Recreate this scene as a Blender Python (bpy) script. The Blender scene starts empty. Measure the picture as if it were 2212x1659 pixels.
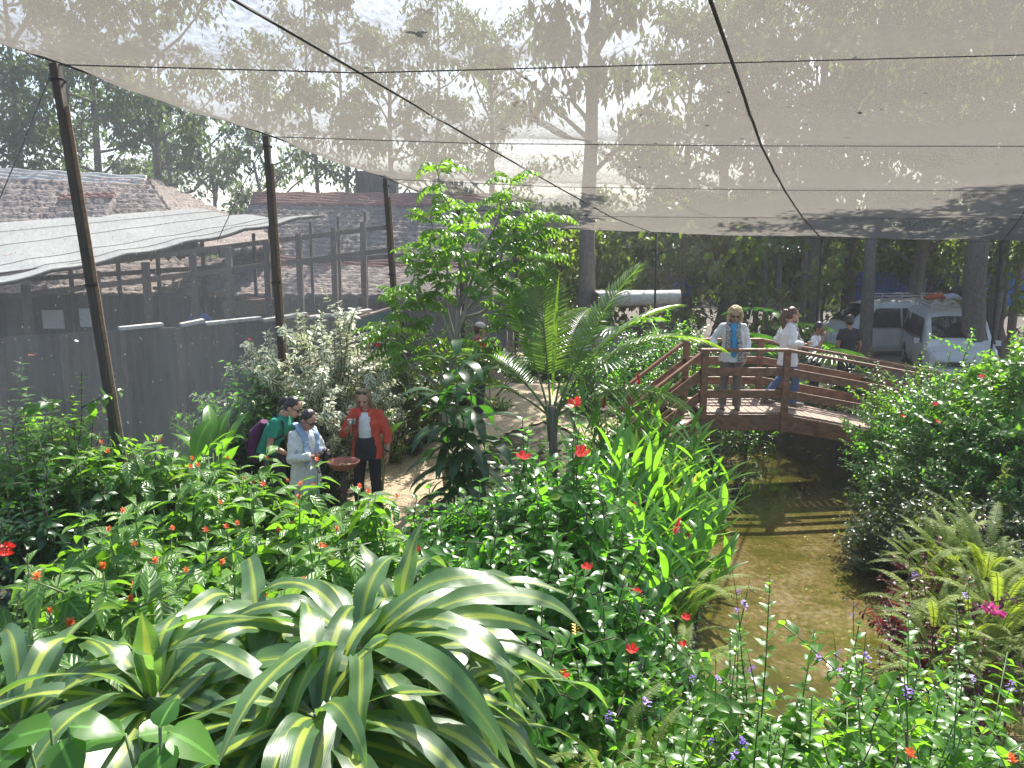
import bpy, bmesh, math, random
import numpy as np
from mathutils import Vector, Matrix
R = math.radians
sc = bpy.context.scene
col = sc.collection

# ---------------------------------------------------------------- camera, sky, sun, exposure
CAM_Z, PITCH, FOC, PW, PH = 3.6, R(10), 1740.0, 2212.0, 1659.0
cd = bpy.data.cameras.new('camera')
cam = bpy.data.objects.new('camera', cd); col.objects.link(cam)
cam.location = (0, 0, CAM_Z); cam.rotation_euler = (R(90) - PITCH, 0, 0)
cd.sensor_width = 36; cd.lens = 36 * FOC / PW
cd.clip_start = 0.05; cd.clip_end = 3000
sc.camera = cam
SUN_EL, SUN_AZ = R(50), R(22)          # sun stands beyond the garden, a little to the right
w = bpy.data.worlds.new('World'); sc.world = w; w.use_nodes = True
nt = w.node_tree; bg = nt.nodes['Background']
sky = nt.nodes.new('ShaderNodeTexSky'); sky.sky_type = 'NISHITA'; sky.sun_disc = False
sky.sun_elevation = SUN_EL; sky.sun_rotation = SUN_AZ
sky.air_density = 1.0; sky.dust_density = 2.0; sky.ozone_density = 1.0
nt.links.new(sky.outputs[0], bg.inputs[0]); bg.inputs[1].default_value = 0.12
sd = bpy.data.lights.new('sun', 'SUN'); sd.energy = 5.0; sd.angle = R(0.5); sd.color = (1.0, 0.955, 0.88)
sun = bpy.data.objects.new('sun', sd); col.objects.link(sun)
SUNV = Vector((math.sin(SUN_AZ) * math.cos(SUN_EL), math.cos(SUN_AZ) * math.cos(SUN_EL), math.sin(SUN_EL)))
sun.rotation_euler = SUNV.to_track_quat('Z', 'Y').to_euler()
sun.location = SUNV * 60
vs = sc.view_settings
vs.view_transform = 'Standard'; vs.look = 'None'; vs.exposure = 1.65; vs.gamma = 1.0; vs.use_curve_mapping = False
cy = sc.cycles
cy.max_bounces = 7; cy.diffuse_bounces = 3; cy.glossy_bounces = 2; cy.transmission_bounces = 5
cy.transparent_max_bounces = 12; cy.caustics_reflective = False; cy.caustics_refractive = False
cy.sample_clamp_indirect = 6.0; cy.use_denoising = True
try:
    cy.denoising_prefilter = 'ACCURATE'; cy.denoising_input_passes = 'RGB_ALBEDO_NORMAL'
except Exception:
    pass

# ---------------------------------------------------------------- helpers
SP, CP = math.sin(PITCH), math.cos(PITCH)
def ray(px, py):
    u = (px - PW / 2) / FOC; v = (PH / 2 - py) / FOC
    return Vector((u, CP + SP * v, -SP + CP * v))
def at_y(px, py, y):
    d = ray(px, py); return Vector((0, 0, CAM_Z)) + d * (y / d.y)
def at_z(px, py, z):
    d = ray(px, py); return Vector((0, 0, CAM_Z)) + d * ((z - CAM_Z) / d.z)

def sm(a, b, t):
    t = np.clip((np.asarray(t, float) - a) / (b - a), 0, 1); return t * t * (3 - 2 * t)
SY = [-4, 2, 4.5, 6.3, 8.4, 10.2, 12.7, 14.5, 17.5, 22, 30]
SX = [0.9, 1.9, 2.5, 3.0, 3.5, 4.0, 4.6, 4.2, 3.2, 2.2, 1]
WATER = -0.45
def g(x, y):
    x = np.asarray(x, float); y = np.asarray(y, float)
    h = 0.38 * sm(10.5, 14.5, y) - 0.75 * sm(17.5, 23, y) + 0.9 * sm(5.0, 2.0, y)
    d = np.abs(x - np.interp(y, SY, SX))
    c = (1 - sm(1.1, 1.7, d)) * sm(2.2, 4.2, y) * (1 - sm(16, 18, y))
    h = h * (1 - c) - 0.95 * c
    return h + 0.02 * np.sin(x * 2.1 + y) * np.cos(y * 1.7)
def gz(x, y): return float(g(x, y))

def tag(o, label=None, cat=None, group=None, kind=None):
    if label: o['label'] = label
    if cat: o['category'] = cat
    if group: o['group'] = group
    if kind: o['kind'] = kind
    return o
def empty(name, loc, rz=0.0):
    o = bpy.data.objects.new(name, None); col.objects.link(o)
    o.empty_display_size = 0.2; o.location = loc; o.rotation_euler = (0, 0, rz); return o
def thing(name, label, cat, loc=(0, 0, 0), rz=0.0, group=None):
    return tag(empty(name, loc, rz), label, cat, group)
def link(name, me, parent=None):
    o = bpy.data.objects.new(name, me); col.objects.link(o)
    if parent is not None: o.parent = parent
    return o
def mesh_np(name, V, T, mat, uv=None, tint=None, parent=None, smooth=True, tm=None):
    V = np.ascontiguousarray(V, dtype=np.float32); T = np.ascontiguousarray(T, dtype=np.int32)
    me = bpy.data.meshes.new(name)
    n, m = len(V), len(T)
    k = T.shape[1]
    me.vertices.add(n); me.vertices.foreach_set('co', V.ravel())
    me.loops.add(k * m); me.loops.foreach_set('vertex_index', T.ravel())
    me.polygons.add(m); me.polygons.foreach_set('loop_start', np.arange(m, dtype=np.int32) * k)
    me.update(calc_edges=True)
    for x in (mat if isinstance(mat, (list, tuple)) else [mat]): me.materials.append(x)
    if tm is not None: me.polygons.foreach_set('material_index', np.asarray(tm, dtype=np.int32))
    me.polygons.foreach_set('use_smooth', np.full(m, smooth, dtype=bool))
    if uv is not None:
        l = me.uv_layers.new(name='UVMap')
        l.data.foreach_set('uv', np.ascontiguousarray(uv, dtype=np.float32)[T.ravel()].ravel())
    if tint is not None:
        a = me.attributes.new('tint', 'FLOAT', 'POINT')
        a.data.foreach_set('value', np.ascontiguousarray(tint, dtype=np.float32))
    return link(name, me, parent)
def bm_obj(name, bm, mat, parent=None, smooth=False, bevel=0.0):
    if bevel > 0:
        bmesh.ops.bevel(bm, geom=[e for e in bm.edges], offset=bevel, segments=2, profile=0.6, affect='EDGES', clamp_overlap=True)
    bmesh.ops.recalc_face_normals(bm, faces=bm.faces)
    me = bpy.data.meshes.new(name); bm.to_mesh(me); bm.free()
    for x in (mat if isinstance(mat, (list, tuple)) else [mat]): me.materials.append(x)
    if smooth: me.polygons.foreach_set('use_smooth', np.ones(len(me.polygons), dtype=bool))
    return link(name, me, parent)
def add_box(bm, c, s, rot=None):
    M = Matrix.Translation(c)
    if rot is not None: M = M @ rot.to_4x4()
    M = M @ Matrix.Diagonal((s[0], s[1], s[2], 1))
    bmesh.ops.create_cube(bm, size=1.0, matrix=M)
def bar_matrix(a, b, up=(0, 0, 1)):
    a, b = Vector(a), Vector(b); d = (b - a); L = d.length; y = d.normalized()
    u = Vector(up)
    if abs(y.dot(u)) > 0.98: u = Vector((1, 0, 0))
    x = y.cross(u).normalized(); z = x.cross(y)
    return Matrix((x, y, z)).transposed(), (a + b) / 2, L
def add_bar(bm, a, b, wx, wz, up=(0, 0, 1), ext=0.0):
    rot, c, L = bar_matrix(a, b, up); add_box(bm, c, (wx, L + ext, wz), rot)
def tubes(paths, sides=5):
    Vs, Ts, off = [], [], 0
    an = np.arange(sides) * 2 * np.pi / sides
    ca, sa = np.cos(an), np.sin(an)
    for P, r in paths:
        P = np.asarray(P, float); n = len(P); r = np.broadcast_to(np.asarray(r, float), (n,))
        t = np.gradient(P, axis=0); t /= np.linalg.norm(t, axis=1, keepdims=True) + 1e-9
        ref = np.array([0, 0, 1.0]) if abs(t[:, 2]).mean() < 0.85 else np.array([1.0, 0.1, 0])
        x = np.cross(t, ref); x /= np.linalg.norm(x, axis=1, keepdims=True) + 1e-9
        z = np.cross(x, t)
        V = P[:, None] + r[:, None, None] * (x[:, None] * ca[None, :, None] + z[:, None] * sa[None, :, None])
        Vs.append(V.reshape(-1, 3))
        i = np.arange(n - 1)[:, None] * sides; j = np.arange(sides)[None]; j2 = (j + 1) % sides
        a, b, c, d = i + j, i + j2, i + sides + j2, i + sides + j
        T = np.concatenate([np.stack([a, b, c], -1).reshape(-1, 3), np.stack([a, c, d], -1).reshape(-1, 3)])
        caps = []
        for q in range(1, sides - 1):
            caps.append((0, q + 1, q)); e = (n - 1) * sides; caps.append((e, e + q, e + q + 1))
        Ts.append(np.concatenate([T, np.array(caps)]) + off); off += n * sides
    return np.concatenate(Vs), np.concatenate(Ts)
def tube_obj(name, paths, mat, parent=None, sides=5):
    V, T = tubes(paths, sides); return mesh_np(name, V, T, mat, parent=parent)

# ---------------------------------------------------------------- materials
def newmat(name):
    m = bpy.data.materials.new(name); m.use_nodes = True
    nt = m.node_tree; b = nt.nodes['Principled BSDF']; return m, nt, b
def N(nt, t, **kw):
    n = nt.nodes.new(t)
    for k, v in kw.items(): setattr(n, k, v)
    return n
def mathn(nt, op, a, b=None, c=None, clamp=False):
    n = nt.nodes.new('ShaderNodeMath'); n.operation = op; n.use_clamp = clamp
    for i, v in enumerate((a, b, c)):
        if v is None: continue
        if isinstance(v, (int, float)): n.inputs[i].default_value = v
        else: nt.links.new(v, n.inputs[i])
    return n.outputs[0]
def mixc(nt, f, a, b, mode='MIX'):
    n = nt.nodes.new('ShaderNodeMix'); n.data_type = 'RGBA'; n.blend_type = mode
    if isinstance(f, (int, float)): n.inputs[0].default_value = f
    else: nt.links.new(f, n.inputs[0])
    for i, v in ((6, a), (7, b)):
        if isinstance(v, tuple): n.inputs[i].default_value = (*v[:3], 1)
        else: nt.links.new(v, n.inputs[i])
    return n.outputs[2]
def noise(nt, scale, detail=4, rough=0.55, vec=None, stretch=None, coord='Object'):
    tc = N(nt, 'ShaderNodeTexCoord'); v = tc.outputs[coord] if vec is None else vec
    if stretch:
        mp = N(nt, 'ShaderNodeMapping'); mp.inputs['Scale'].default_value = stretch
        nt.links.new(v, mp.inputs[0]); v = mp.outputs[0]
    n = N(nt, 'ShaderNodeTexNoise'); n.inputs['Scale'].default_value = scale
    n.inputs['Detail'].default_value = detail; n.inputs['Roughness'].default_value = rough
    nt.links.new(v, n.inputs['Vector']); return n.outputs[0]
def ramp(nt, fac, stops):
    r = N(nt, 'ShaderNodeValToRGB'); e = r.color_ramp.elements
    while len(e) < len(stops): e.new(0.5)
    for k, (p, c) in enumerate(stops): e[k].position = p; e[k].color = (*c, 1)
    nt.links.new(fac, r.inputs[0]); return r.outputs[0]
def bump(nt, b, h, strength=0.3, dist=0.02):
    n = N(nt, 'ShaderNodeBump'); n.inputs['Strength'].default_value = strength; n.inputs['Distance'].default_value = dist
    nt.links.new(h, n.inputs['Height']); nt.links.new(n.outputs[0], b.inputs['Normal'])
def setin(b, **kw):
    for k, v in kw.items(): b.inputs[k.replace('_', ' ')].default_value = v
def mat(name, c1, c2=None, scale=8, rough=0.6, bmp=0.0, stretch=None, metal=0.0, spec=0.5, dist=0.01, detail=4):
    m, nt, b = newmat(name)
    c2 = c2 or tuple(x * 0.75 for x in c1)
    f = noise(nt, scale, detail, 0.6, stretch=stretch)
    nt.links.new(ramp(nt, f, [(0.32, c2), (0.68, c1)]), b.inputs['Base Color'])
    setin(b, Roughness=rough, Metallic=metal)
    b.inputs['Specular IOR Level'].default_value = spec
    if bmp: bump(nt, b, f, bmp, dist)
    return m
def leafmat(name, dark, light, trans, rough=0.36, tf=0.42, spec=0.5, midrib=0.0, ribs=0.0, stripe=None, edge=None, bumpy=0.0):
    """leaf: glossy top, light passing through; colour by the per-leaf tint attribute and the leaf's own markings"""
    m, nt, b = newmat(name)
    at = N(nt, 'ShaderNodeAttribute'); at.attribute_name = 'tint'
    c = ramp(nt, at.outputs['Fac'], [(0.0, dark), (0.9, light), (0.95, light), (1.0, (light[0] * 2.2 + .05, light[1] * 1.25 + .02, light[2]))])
    ct = ramp(nt, at.outputs['Fac'], [(0.0, tuple(x * 0.7 for x in trans)), (1.0, trans)])
    uv = N(nt, 'ShaderNodeUVMap'); sx = N(nt, 'ShaderNodeSeparateXYZ'); nt.links.new(uv.outputs[0], sx.inputs[0])
    du = mathn(nt, 'ABSOLUTE', mathn(nt, 'SUBTRACT', sx.outputs[0], 0.5))
    if midrib:
        f = mathn(nt, 'MULTIPLY', mathn(nt, 'LESS_THAN', du, 0.05), midrib)
        c = mixc(nt, f, c, tuple(min(1, x * 2.2 + 0.02) for x in light))
    if ribs:
        ph = mathn(nt, 'ADD', mathn(nt, 'MULTIPLY', sx.outputs[1], ribs), mathn(nt, 'MULTIPLY', du, -ribs * 0.55))
        s = mathn(nt, 'SINE', ph)
        f = mathn(nt, 'MULTIPLY', mathn(nt, 'GREATER_THAN', s, 0.55), 0.35)
        c = mixc(nt, f, c, tuple(min(1, x * 1.8 + 0.01) for x in light))
        bump(nt, b, s, 0.55, 0.004)
    if stripe:
        # yellow band down the middle, fine streaks beside it
        tc = noise(nt, 1.0, 3, 0.6, vec=uv.outputs[0], stretch=(26, 1.2, 1))
        wv = mathn(nt, 'ADD', du, mathn(nt, 'MULTIPLY', mathn(nt, 'SUBTRACT', tc, 0.5), 0.32))
        wv = mathn(nt, 'ADD', wv, mathn(nt, 'MULTIPLY', mathn(nt, 'SUBTRACT', at.outputs['Fac'], 0.5), 0.10))
        f = N(nt, 'ShaderNodeMapRange'); f.interpolation_type = 'SMOOTHSTEP'
        f.inputs[1].default_value = 0.15; f.inputs[2].default_value = 0.03
        nt.links.new(wv, f.inputs[0])
        c = mixc(nt, f.outputs[0], c, stripe); ct = mixc(nt, f.outputs[0], ct, tuple(min(1, x * 1.1) for x in stripe))
        tip = mathn(nt, 'GREATER_THAN', mathn(nt, 'ADD', sx.outputs[1], mathn(nt, 'MULTIPLY', noise(nt, 5, 2, 0.6), 0.05)), 0.995)
        c = mixc(nt, tip, c, (0.16, 0.09, 0.04))
        spot_ = mathn(nt, 'GREATER_THAN', noise(nt, 28, 2, 0.5), 0.735)
        c = mixc(nt, mathn(nt, 'MULTIPLY', spot_, 0.7), c, (0.14, 0.10, 0.05))
        st = mathn(nt, 'MULTIPLY', mathn(nt, 'GREATER_THAN', tc, 0.58), 0.45)
        c = mixc(nt, st, c, tuple(x * 0.5 for x in dark))
        bump(nt, b, tc, 0.25, 0.004)
    if edge:
        tc = noise(nt, 2.2, 2, 0.5, vec=uv.outputs[0])
        f = mathn(nt, 'GREATER_THAN', mathn(nt, 'ADD', du, mathn(nt, 'MULTIPLY', mathn(nt, 'SUBTRACT', tc, 0.5), 0.5)), 0.17)
        c = mixc(nt, f, c, edge); ct = mixc(nt, f, ct, tuple(x * 0.8 for x in edge))
    if bumpy: bump(nt, b, noise(nt, 60, 3), bumpy, 0.01)
    nt.links.new(c, b.inputs['Base Color']); setin(b, Roughness=rough); b.inputs['Specular IOR Level'].default_value = spec
    tr = N(nt, 'ShaderNodeBsdfTranslucent'); nt.links.new(ct, tr.inputs[0])
    mx = N(nt, 'ShaderNodeMixShader'); mx.inputs[0].default_value = tf
    nt.links.new(b.outputs[0], mx.inputs[1]); nt.links.new(tr.outputs[0], mx.inputs[2])
    nt.links.new(mx.outputs[0], nt.nodes['Material Output'].inputs[0])
    return m
def netmat(name, colr, t0, t1, tl, scale=38, vary=0.3, specks=0.0, stretch=(1, 1, 1)):
    """woven shade cloth: open share falls as it is seen more edge-on, threads scatter and pass light"""
    m, nt, b = newmat(name)
    lw = N(nt, 'ShaderNodeLayerWeight'); lw.inputs[0].default_value = 0.5
    cosv = mathn(nt, 'SUBTRACT', 1.0, lw.outputs['Facing'], clamp=True)
    T = mathn(nt, 'ADD', mathn(nt, 'MULTIPLY', cosv, t1 - t0), t0)
    n1 = noise(nt, scale, 3, 0.65, stretch=stretch)
    n2 = noise(nt, 1.1, 3, 0.5)
    T = mathn(nt, 'MULTIPLY', T, mathn(nt, 'ADD', mathn(nt, 'MULTIPLY', mathn(nt, 'SUBTRACT', n1, 0.5), vary * 4), 1.0))
    T = mathn(nt, 'MULTIPLY', T, mathn(nt, 'ADD', mathn(nt, 'MULTIPLY', n2, 0.3), 0.85))
    c = ramp(nt, n1, [(0.3, tuple(x * 0.8 for x in colr)), (0.7, tuple(min(1, x * 1.15) for x in colr))])
    if specks:
        n3 = noise(nt, 23, 2, 0.4)
        f = mathn(nt, 'GREATER_THAN', n3, specks)
        T = mathn(nt, 'MULTIPLY', T, mathn(nt, 'SUBTRACT', 1.0, mathn(nt, 'MULTIPLY', f, 0.55)))
        c = mixc(nt, f, c, (0.55, 0.54, 0.5))
    T = mathn(nt, 'MINIMUM', mathn(nt, 'MAXIMUM', T, 0.02), 0.97)
    df = N(nt, 'ShaderNodeBsdfDiffuse'); nt.links.new(c, df.inputs[0])
    tr = N(nt, 'ShaderNodeBsdfTranslucent'); nt.links.new(c, tr.inputs[0])
    mx = N(nt, 'ShaderNodeMixShader'); mx.inputs[0].default_value = tl
    nt.links.new(df.outputs[0], mx.inputs[1]); nt.links.new(tr.outputs[0], mx.inputs[2])
    tp = N(nt, 'ShaderNodeBsdfTransparent')
    m2 = N(nt, 'ShaderNodeMixShader'); nt.links.new(T, m2.inputs[0])
    nt.links.new(mx.outputs[0], m2.inputs[1]); nt.links.new(tp.outputs[0], m2.inputs[2])
    nt.links.new(m2.outputs[0], nt.nodes['Material Output'].inputs[0])
    nt.nodes.remove(b)
    return m

M = {}
M['soil'] = mat('soil', (0.075, 0.055, 0.035), (0.03, 0.024, 0.015), 3.0, 0.95, 0.8, detail=9, dist=0.05)
M['gravel'] = mat('gravel', (0.56, 0.45, 0.30), (0.22, 0.165, 0.10), 34, 0.9, 1.0, detail=5, dist=0.03)
M['bark'] = mat('bark', (0.21, 0.185, 0.155), (0.085, 0.07, 0.055), 9, 0.9, 0.9, stretch=(6, 6, 0.9), dist=0.03)
M['palebark'] = mat('palebark', (0.30, 0.28, 0.255), (0.15, 0.14, 0.125), 7, 0.9, 0.5, stretch=(3, 3, 1.2), dist=0.02)
M['twig'] = mat('twig', (0.10, 0.085, 0.05), (0.05, 0.04, 0.025), 20, 0.8)
M['greenstem'] = mat('greenstem', (0.09, 0.15, 0.035), (0.06, 0.10, 0.03), 12, 0.5)
M['redwood'] = mat('redwood', (0.28, 0.125, 0.066), (0.095, 0.044, 0.026), 1.6, 0.55, 0.3, stretch=(5, 9, 9), dist=0.004, detail=6)
M['deckwood'] = mat('deckwood', (0.36, 0.26, 0.20), (0.20, 0.14, 0.10), 6, 0.8, 0.4, stretch=(9, 1.5, 9), dist=0.005)
M['pole'] = mat('pole', (0.085, 0.068, 0.055), (0.035, 0.028, 0.024), 5, 0.85, 0.5, stretch=(8, 8, 0.7))
M['frame'] = mat('frame', (0.15, 0.11, 0.09), (0.08, 0.06, 0.048), 5, 0.9, 0.3, stretch=(6, 6, 1))
M['rope'] = mat('rope', (0.025, 0.024, 0.023), (0.012, 0.012, 0.012), 60, 0.8, 0.3)
M['thatch'] = mat('thatch', (0.36, 0.30, 0.265), (0.12, 0.094, 0.082), 3.0, 0.95, 1.0, stretch=(1.6, 5, 6.0), dist=0.07, detail=9)
M['ridgetile'] = mat('ridgetile', (0.36, 0.17, 0.125), (0.22, 0.11, 0.09), 6, 0.85, 0.3)
M['dirtywhite'] = mat('dirtywhite', (0.62, 0.60, 0.55), (0.40, 0.38, 0.34), 9, 0.8, 0.2)
M['darkwall'] = mat('darkwall', (0.115, 0.102, 0.088), (0.04, 0.035, 0.03), 2.2, 0.95, 0.2, stretch=(5, 5, 0.5), detail=7)
M['plank'] = mat('plank', (0.30, 0.20, 0.13), (0.18, 0.12, 0.08), 5, 0.8, 0.3, stretch=(1, 8, 8))
M['green_tarp'] = mat('green_tarp', (0.02, 0.20, 0.125), (0.012, 0.13, 0.085), 5, 0.6, 0.3)
M['blue_tarp'] = mat('blue_tarp', (0.02, 0.11, 0.42), (0.012, 0.07, 0.30), 3, 0.6, 0.3)
M['terracotta'] = mat('terracotta', (0.33, 0.12, 0.07), (0.22, 0.075, 0.045), 9, 0.75, 0.2)
M['van_white'] = mat('van_white', (0.72, 0.72, 0.70), (0.64, 0.64, 0.62), 2, 0.25, spec=0.6)
M['glass'] = mat('glass', (0.012, 0.014, 0.016), (0.01, 0.011, 0.012), 2, 0.04, spec=0.9)
M['rubber'] = mat('rubber', (0.02, 0.02, 0.02), (0.012, 0.012, 0.012), 20, 0.85)
M['steel'] = mat('steel', (0.45, 0.45, 0.46), (0.35, 0.35, 0.36), 8, 0.35, metal=0.9)
M['black'] = mat('black_plastic', (0.02, 0.02, 0.022), (0.012, 0.012, 0.013), 30, 0.35)
M['lamp_glass'] = mat('lamp_glass', (0.6, 0.6, 0.6), (0.5, 0.5, 0.5), 10, 0.1)
M['orange_bag'] = mat('orange_bag', (0.55, 0.09, 0.03), (0.4, 0.06, 0.02), 8, 0.7, 0.3)
M['paper'] = mat('paper', (0.55, 0.56, 0.58), (0.48, 0.49, 0.5), 4, 0.8)
M['concrete'] = mat('concrete', (0.40, 0.38, 0.35), (0.28, 0.27, 0.25), 6, 0.9, 0.3)
M['banana'] = mat('banana', (0.55, 0.42, 0.16), (0.35, 0.25, 0.10), 30, 0.7)
M['roofnet'] = netmat('roofnet', (0.132, 0.121, 0.105), 0.03, 0.88, 0.72, scale=24, vary=0.62, stretch=(1, 0.4, 1))
M['sidenet'] = netmat('sidenet', (0.35, 0.34, 0.325), 0.34, 0.84, 0.5, scale=30, vary=0.14, specks=0.735)
M['backnet'] = netmat('backnet', (0.14, 0.13, 0.11), 0.6, 0.93, 0.5, scale=30, vary=0.10)
M['clothroof'] = mat('clothroof', (0.25, 0.255, 0.24), (0.19, 0.195, 0.185), 5, 0.9, 0.35, stretch=(1, 4, 1), dist=0.03)

# leaves
M['lf_shrub'] = leafmat('lf_shrub', (0.014, 0.055, 0.010), (0.075, 0.180, 0.022), (0.30, 0.66, 0.03), 0.33, 0.48, midrib=0.5)
M['lf_hib'] = leafmat('lf_hib', (0.012, 0.055, 0.010), (0.060, 0.185, 0.018), (0.24, 0.68, 0.03), 0.30, 0.48, midrib=0.5)
M['lf_rib'] = leafmat('lf_rib', (0.024, 0.080, 0.022), (0.105, 0.21, 0.035), (0.28, 0.60, 0.03), 0.32, 0.42, midrib=0.7, ribs=42)
M['lf_ging'] = leafmat('lf_ging', (0.018, 0.075, 0.014), (0.085, 0.21, 0.028), (0.28, 0.66, 0.03), 0.28, 0.46, midrib=0.6)
M['lf_palm'] = leafmat('lf_palm', (0.022, 0.075, 0.012), (0.085, 0.185, 0.022), (0.34, 0.62, 0.02), 0.26, 0.42)
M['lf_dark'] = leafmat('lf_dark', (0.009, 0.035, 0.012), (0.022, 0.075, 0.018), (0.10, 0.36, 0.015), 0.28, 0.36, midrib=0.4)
M['lf_drac'] = leafmat('lf_drac', (0.034, 0.095, 0.032), (0.085, 0.17, 0.055), (0.24, 0.48, 0.07), 0.38, 0.38, spec=0.8, stripe=(0.34, 0.42, 0.055))
M['lf_var'] = leafmat('lf_var', (0.05, 0.11, 0.035), (0.13, 0.21, 0.07), (0.30, 0.45, 0.10), 0.4, 0.35, edge=(0.72, 0.71, 0.55))
M['lf_fern'] = leafmat('lf_fern', (0.055, 0.11, 0.015), (0.22, 0.28, 0.035), (0.46, 0.60, 0.05), 0.6, 0.42, spec=0.25)
M['lf_col'] = leafmat('lf_col', (0.045, 0.006, 0.012), (0.13, 0.018, 0.028), (0.32, 0.02, 0.03), 0.4, 0.35)
M['lf_tree'] = leafmat('lf_tree', (0.020, 0.045, 0.016), (0.065, 0.10, 0.03), (0.20, 0.32, 0.05), 0.6, 0.35)
M['lf_pin'] = leafmat('lf_pin', (0.030, 0.10, 0.012), (0.10, 0.24, 0.022), (0.30, 0.62, 0.02), 0.30, 0.42, midrib=0.4)
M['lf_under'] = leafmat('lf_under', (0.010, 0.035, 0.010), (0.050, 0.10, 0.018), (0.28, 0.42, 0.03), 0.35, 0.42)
M['fl_red'] = leafmat('fl_red', (0.55, 0.015, 0.02), (0.75, 0.05, 0.03), (0.85, 0.05, 0.03), 0.5, 0.35)
M['fl_crim'] = leafmat('fl_crim', (0.35, 0.008, 0.03), (0.55, 0.02, 0.05), (0.7, 0.03, 0.06), 0.5, 0.3)
M['fl_org'] = leafmat('fl_org', (0.65, 0.10, 0.02), (0.80, 0.22, 0.06), (0.9, 0.25, 0.05), 0.5, 0.35)
M['fl_pur'] = leafmat('fl_pur', (0.10, 0.03, 0.32), (0.22, 0.09, 0.55), (0.3, 0.12, 0.7), 0.5, 0.3)
M['fl_yel'] = leafmat('fl_yel', (0.75, 0.42, 0.01), (0.85, 0.55, 0.03), (0.9, 0.6, 0.03), 0.5, 0.3)
M['fl_pink'] = leafmat('fl_pink', (0.6, 0.03, 0.22), (0.75, 0.08, 0.35), (0.8, 0.1, 0.4), 0.5, 0.3)
# ---------------------------------------------------------------- leaf building blocks (numpy)
def tpl(ts, ws, fold=0.12, droop=0.25, wave=0.0):
    """leaf of length 1 along +Y: rows of left, midrib, right; returns verts, tris, uv"""
    V, UV, rows = [], [], []
    for k, (t, w_) in enumerate(zip(ts, ws)):
        z = -droop * t * t
        if w_ <= 0:
            rows.append([len(V)]); V.append((0, t, z)); UV.append((0.5, t))
        else:
            i = len(V); rows.append([i, i + 1, i + 2])
            wz = wave * w_ * (1 if k % 2 else -1)
            V += [(-w_, t, z + fold * w_ * 2 + wz), (0, t, z), (w_, t, z + fold * w_ * 2 - wz)]
            UV += [(0, t), (0.5, t), (1, t)]
    T = []
    for a, b in zip(rows, rows[1:]):
        if len(a) == 1 and len(b) == 3: T += [(a[0], b[1], b[0]), (a[0], b[2], b[1])]
        elif len(a) == 3 and len(b) == 1: T += [(a[0], a[1], b[0]), (a[1], a[2], b[0])]
        elif len(a) == 3:
            T += [(a[0], a[1], b[1]), (a[0], b[1], b[0]), (a[1], a[2], b[2]), (a[1], b[2], b[1])]
    return np.array(V, float), np.array(T), np.array(UV, float)
L_OVATE = tpl([0, .12, .32, .55, .8, 1], [0, .17, .29, .26, .12, 0], 0.14, 0.28, 0.05)
L_BROAD = tpl([0, .08, .3, .6, .85, 1], [0, .24, .36, .30, .14, 0], 0.12, 0.35, 0.06)
L_RIB = tpl([0, .12, .32, .55, .8, 1], [0, .13, .225, .22, .11, 0], 0.22, 0.42, 0.04)
L_LANCE = tpl([0, .2, .5, .8, 1], [0, .09, .12, .07, 0], 0.18, 0.35)
L_SMALL = tpl([0, .35, .7, 1], [0, .24, .2, 0], 0.12, 0.22)
L_TINY = tpl([0, .45, 1], [0, .26, 0], 0.15, 0.2)
L_STRIP = tpl([0, .15, .45, .75, 1], [.010, .026, .030, .020, 0], 0.30, 0.5)
L_PINNA = tpl([0, .4, 1], [.06, .13, 0], 0.1, 0.15)
L_PETAL = tpl([0, .35, .7, .92, 1], [0, .22, .40, .30, 0], -0.12, -0.25, 0.08)
L_TREE = tpl([0, .5, 1], [0, .2, 0], 0.1, 0.35)

def unit(a): return a / (np.linalg.norm(a, axis=-1, keepdims=True) + 1e-9)
def place(t, P, D, Nn, S, tint):
    """copies of a leaf template at P pointing along D with face normal Nn"""
    V0, T0, UV0 = t
    P = np.asarray(P, float); n = len(P)
    y = unit(np.asarray(D, float)); x = unit(np.cross(y, np.asarray(Nn, float))); z = np.cross(x, y)
    S = np.broadcast_to(np.asarray(S, float), (n,))[:, None, None]
    V = P[:, None] + S * (x[:, None] * V0[None, :, 0:1] + y[:, None] * V0[None, :, 1:2] + z[:, None] * V0[None, :, 2:3])
    k = len(V0)
    T = (T0[None] + (np.arange(n) * k)[:, None, None]).reshape(-1, 3)
    return [V.reshape(-1, 3), T, np.tile(UV0, (n, 1)), np.repeat(np.broadcast_to(np.asarray(tint, float), (n,)), k)]
def merge(parts):
    Vs, Ts, Us, Cs, off = [], [], [], [], 0
    for V, T, U, C in parts:
        Vs.append(V); Ts.append(T + off); Us.append(U); Cs.append(C); off += len(V)
    return np.concatenate(Vs), np.concatenate(Ts), np.concatenate(Us), np.concatenate(Cs)
def leaf_obj(name, parts, m, parent=None):
    V, T, U, C = merge(parts)
    return mesh_np(name, V, T, m, uv=U, tint=C, parent=parent)
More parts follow.
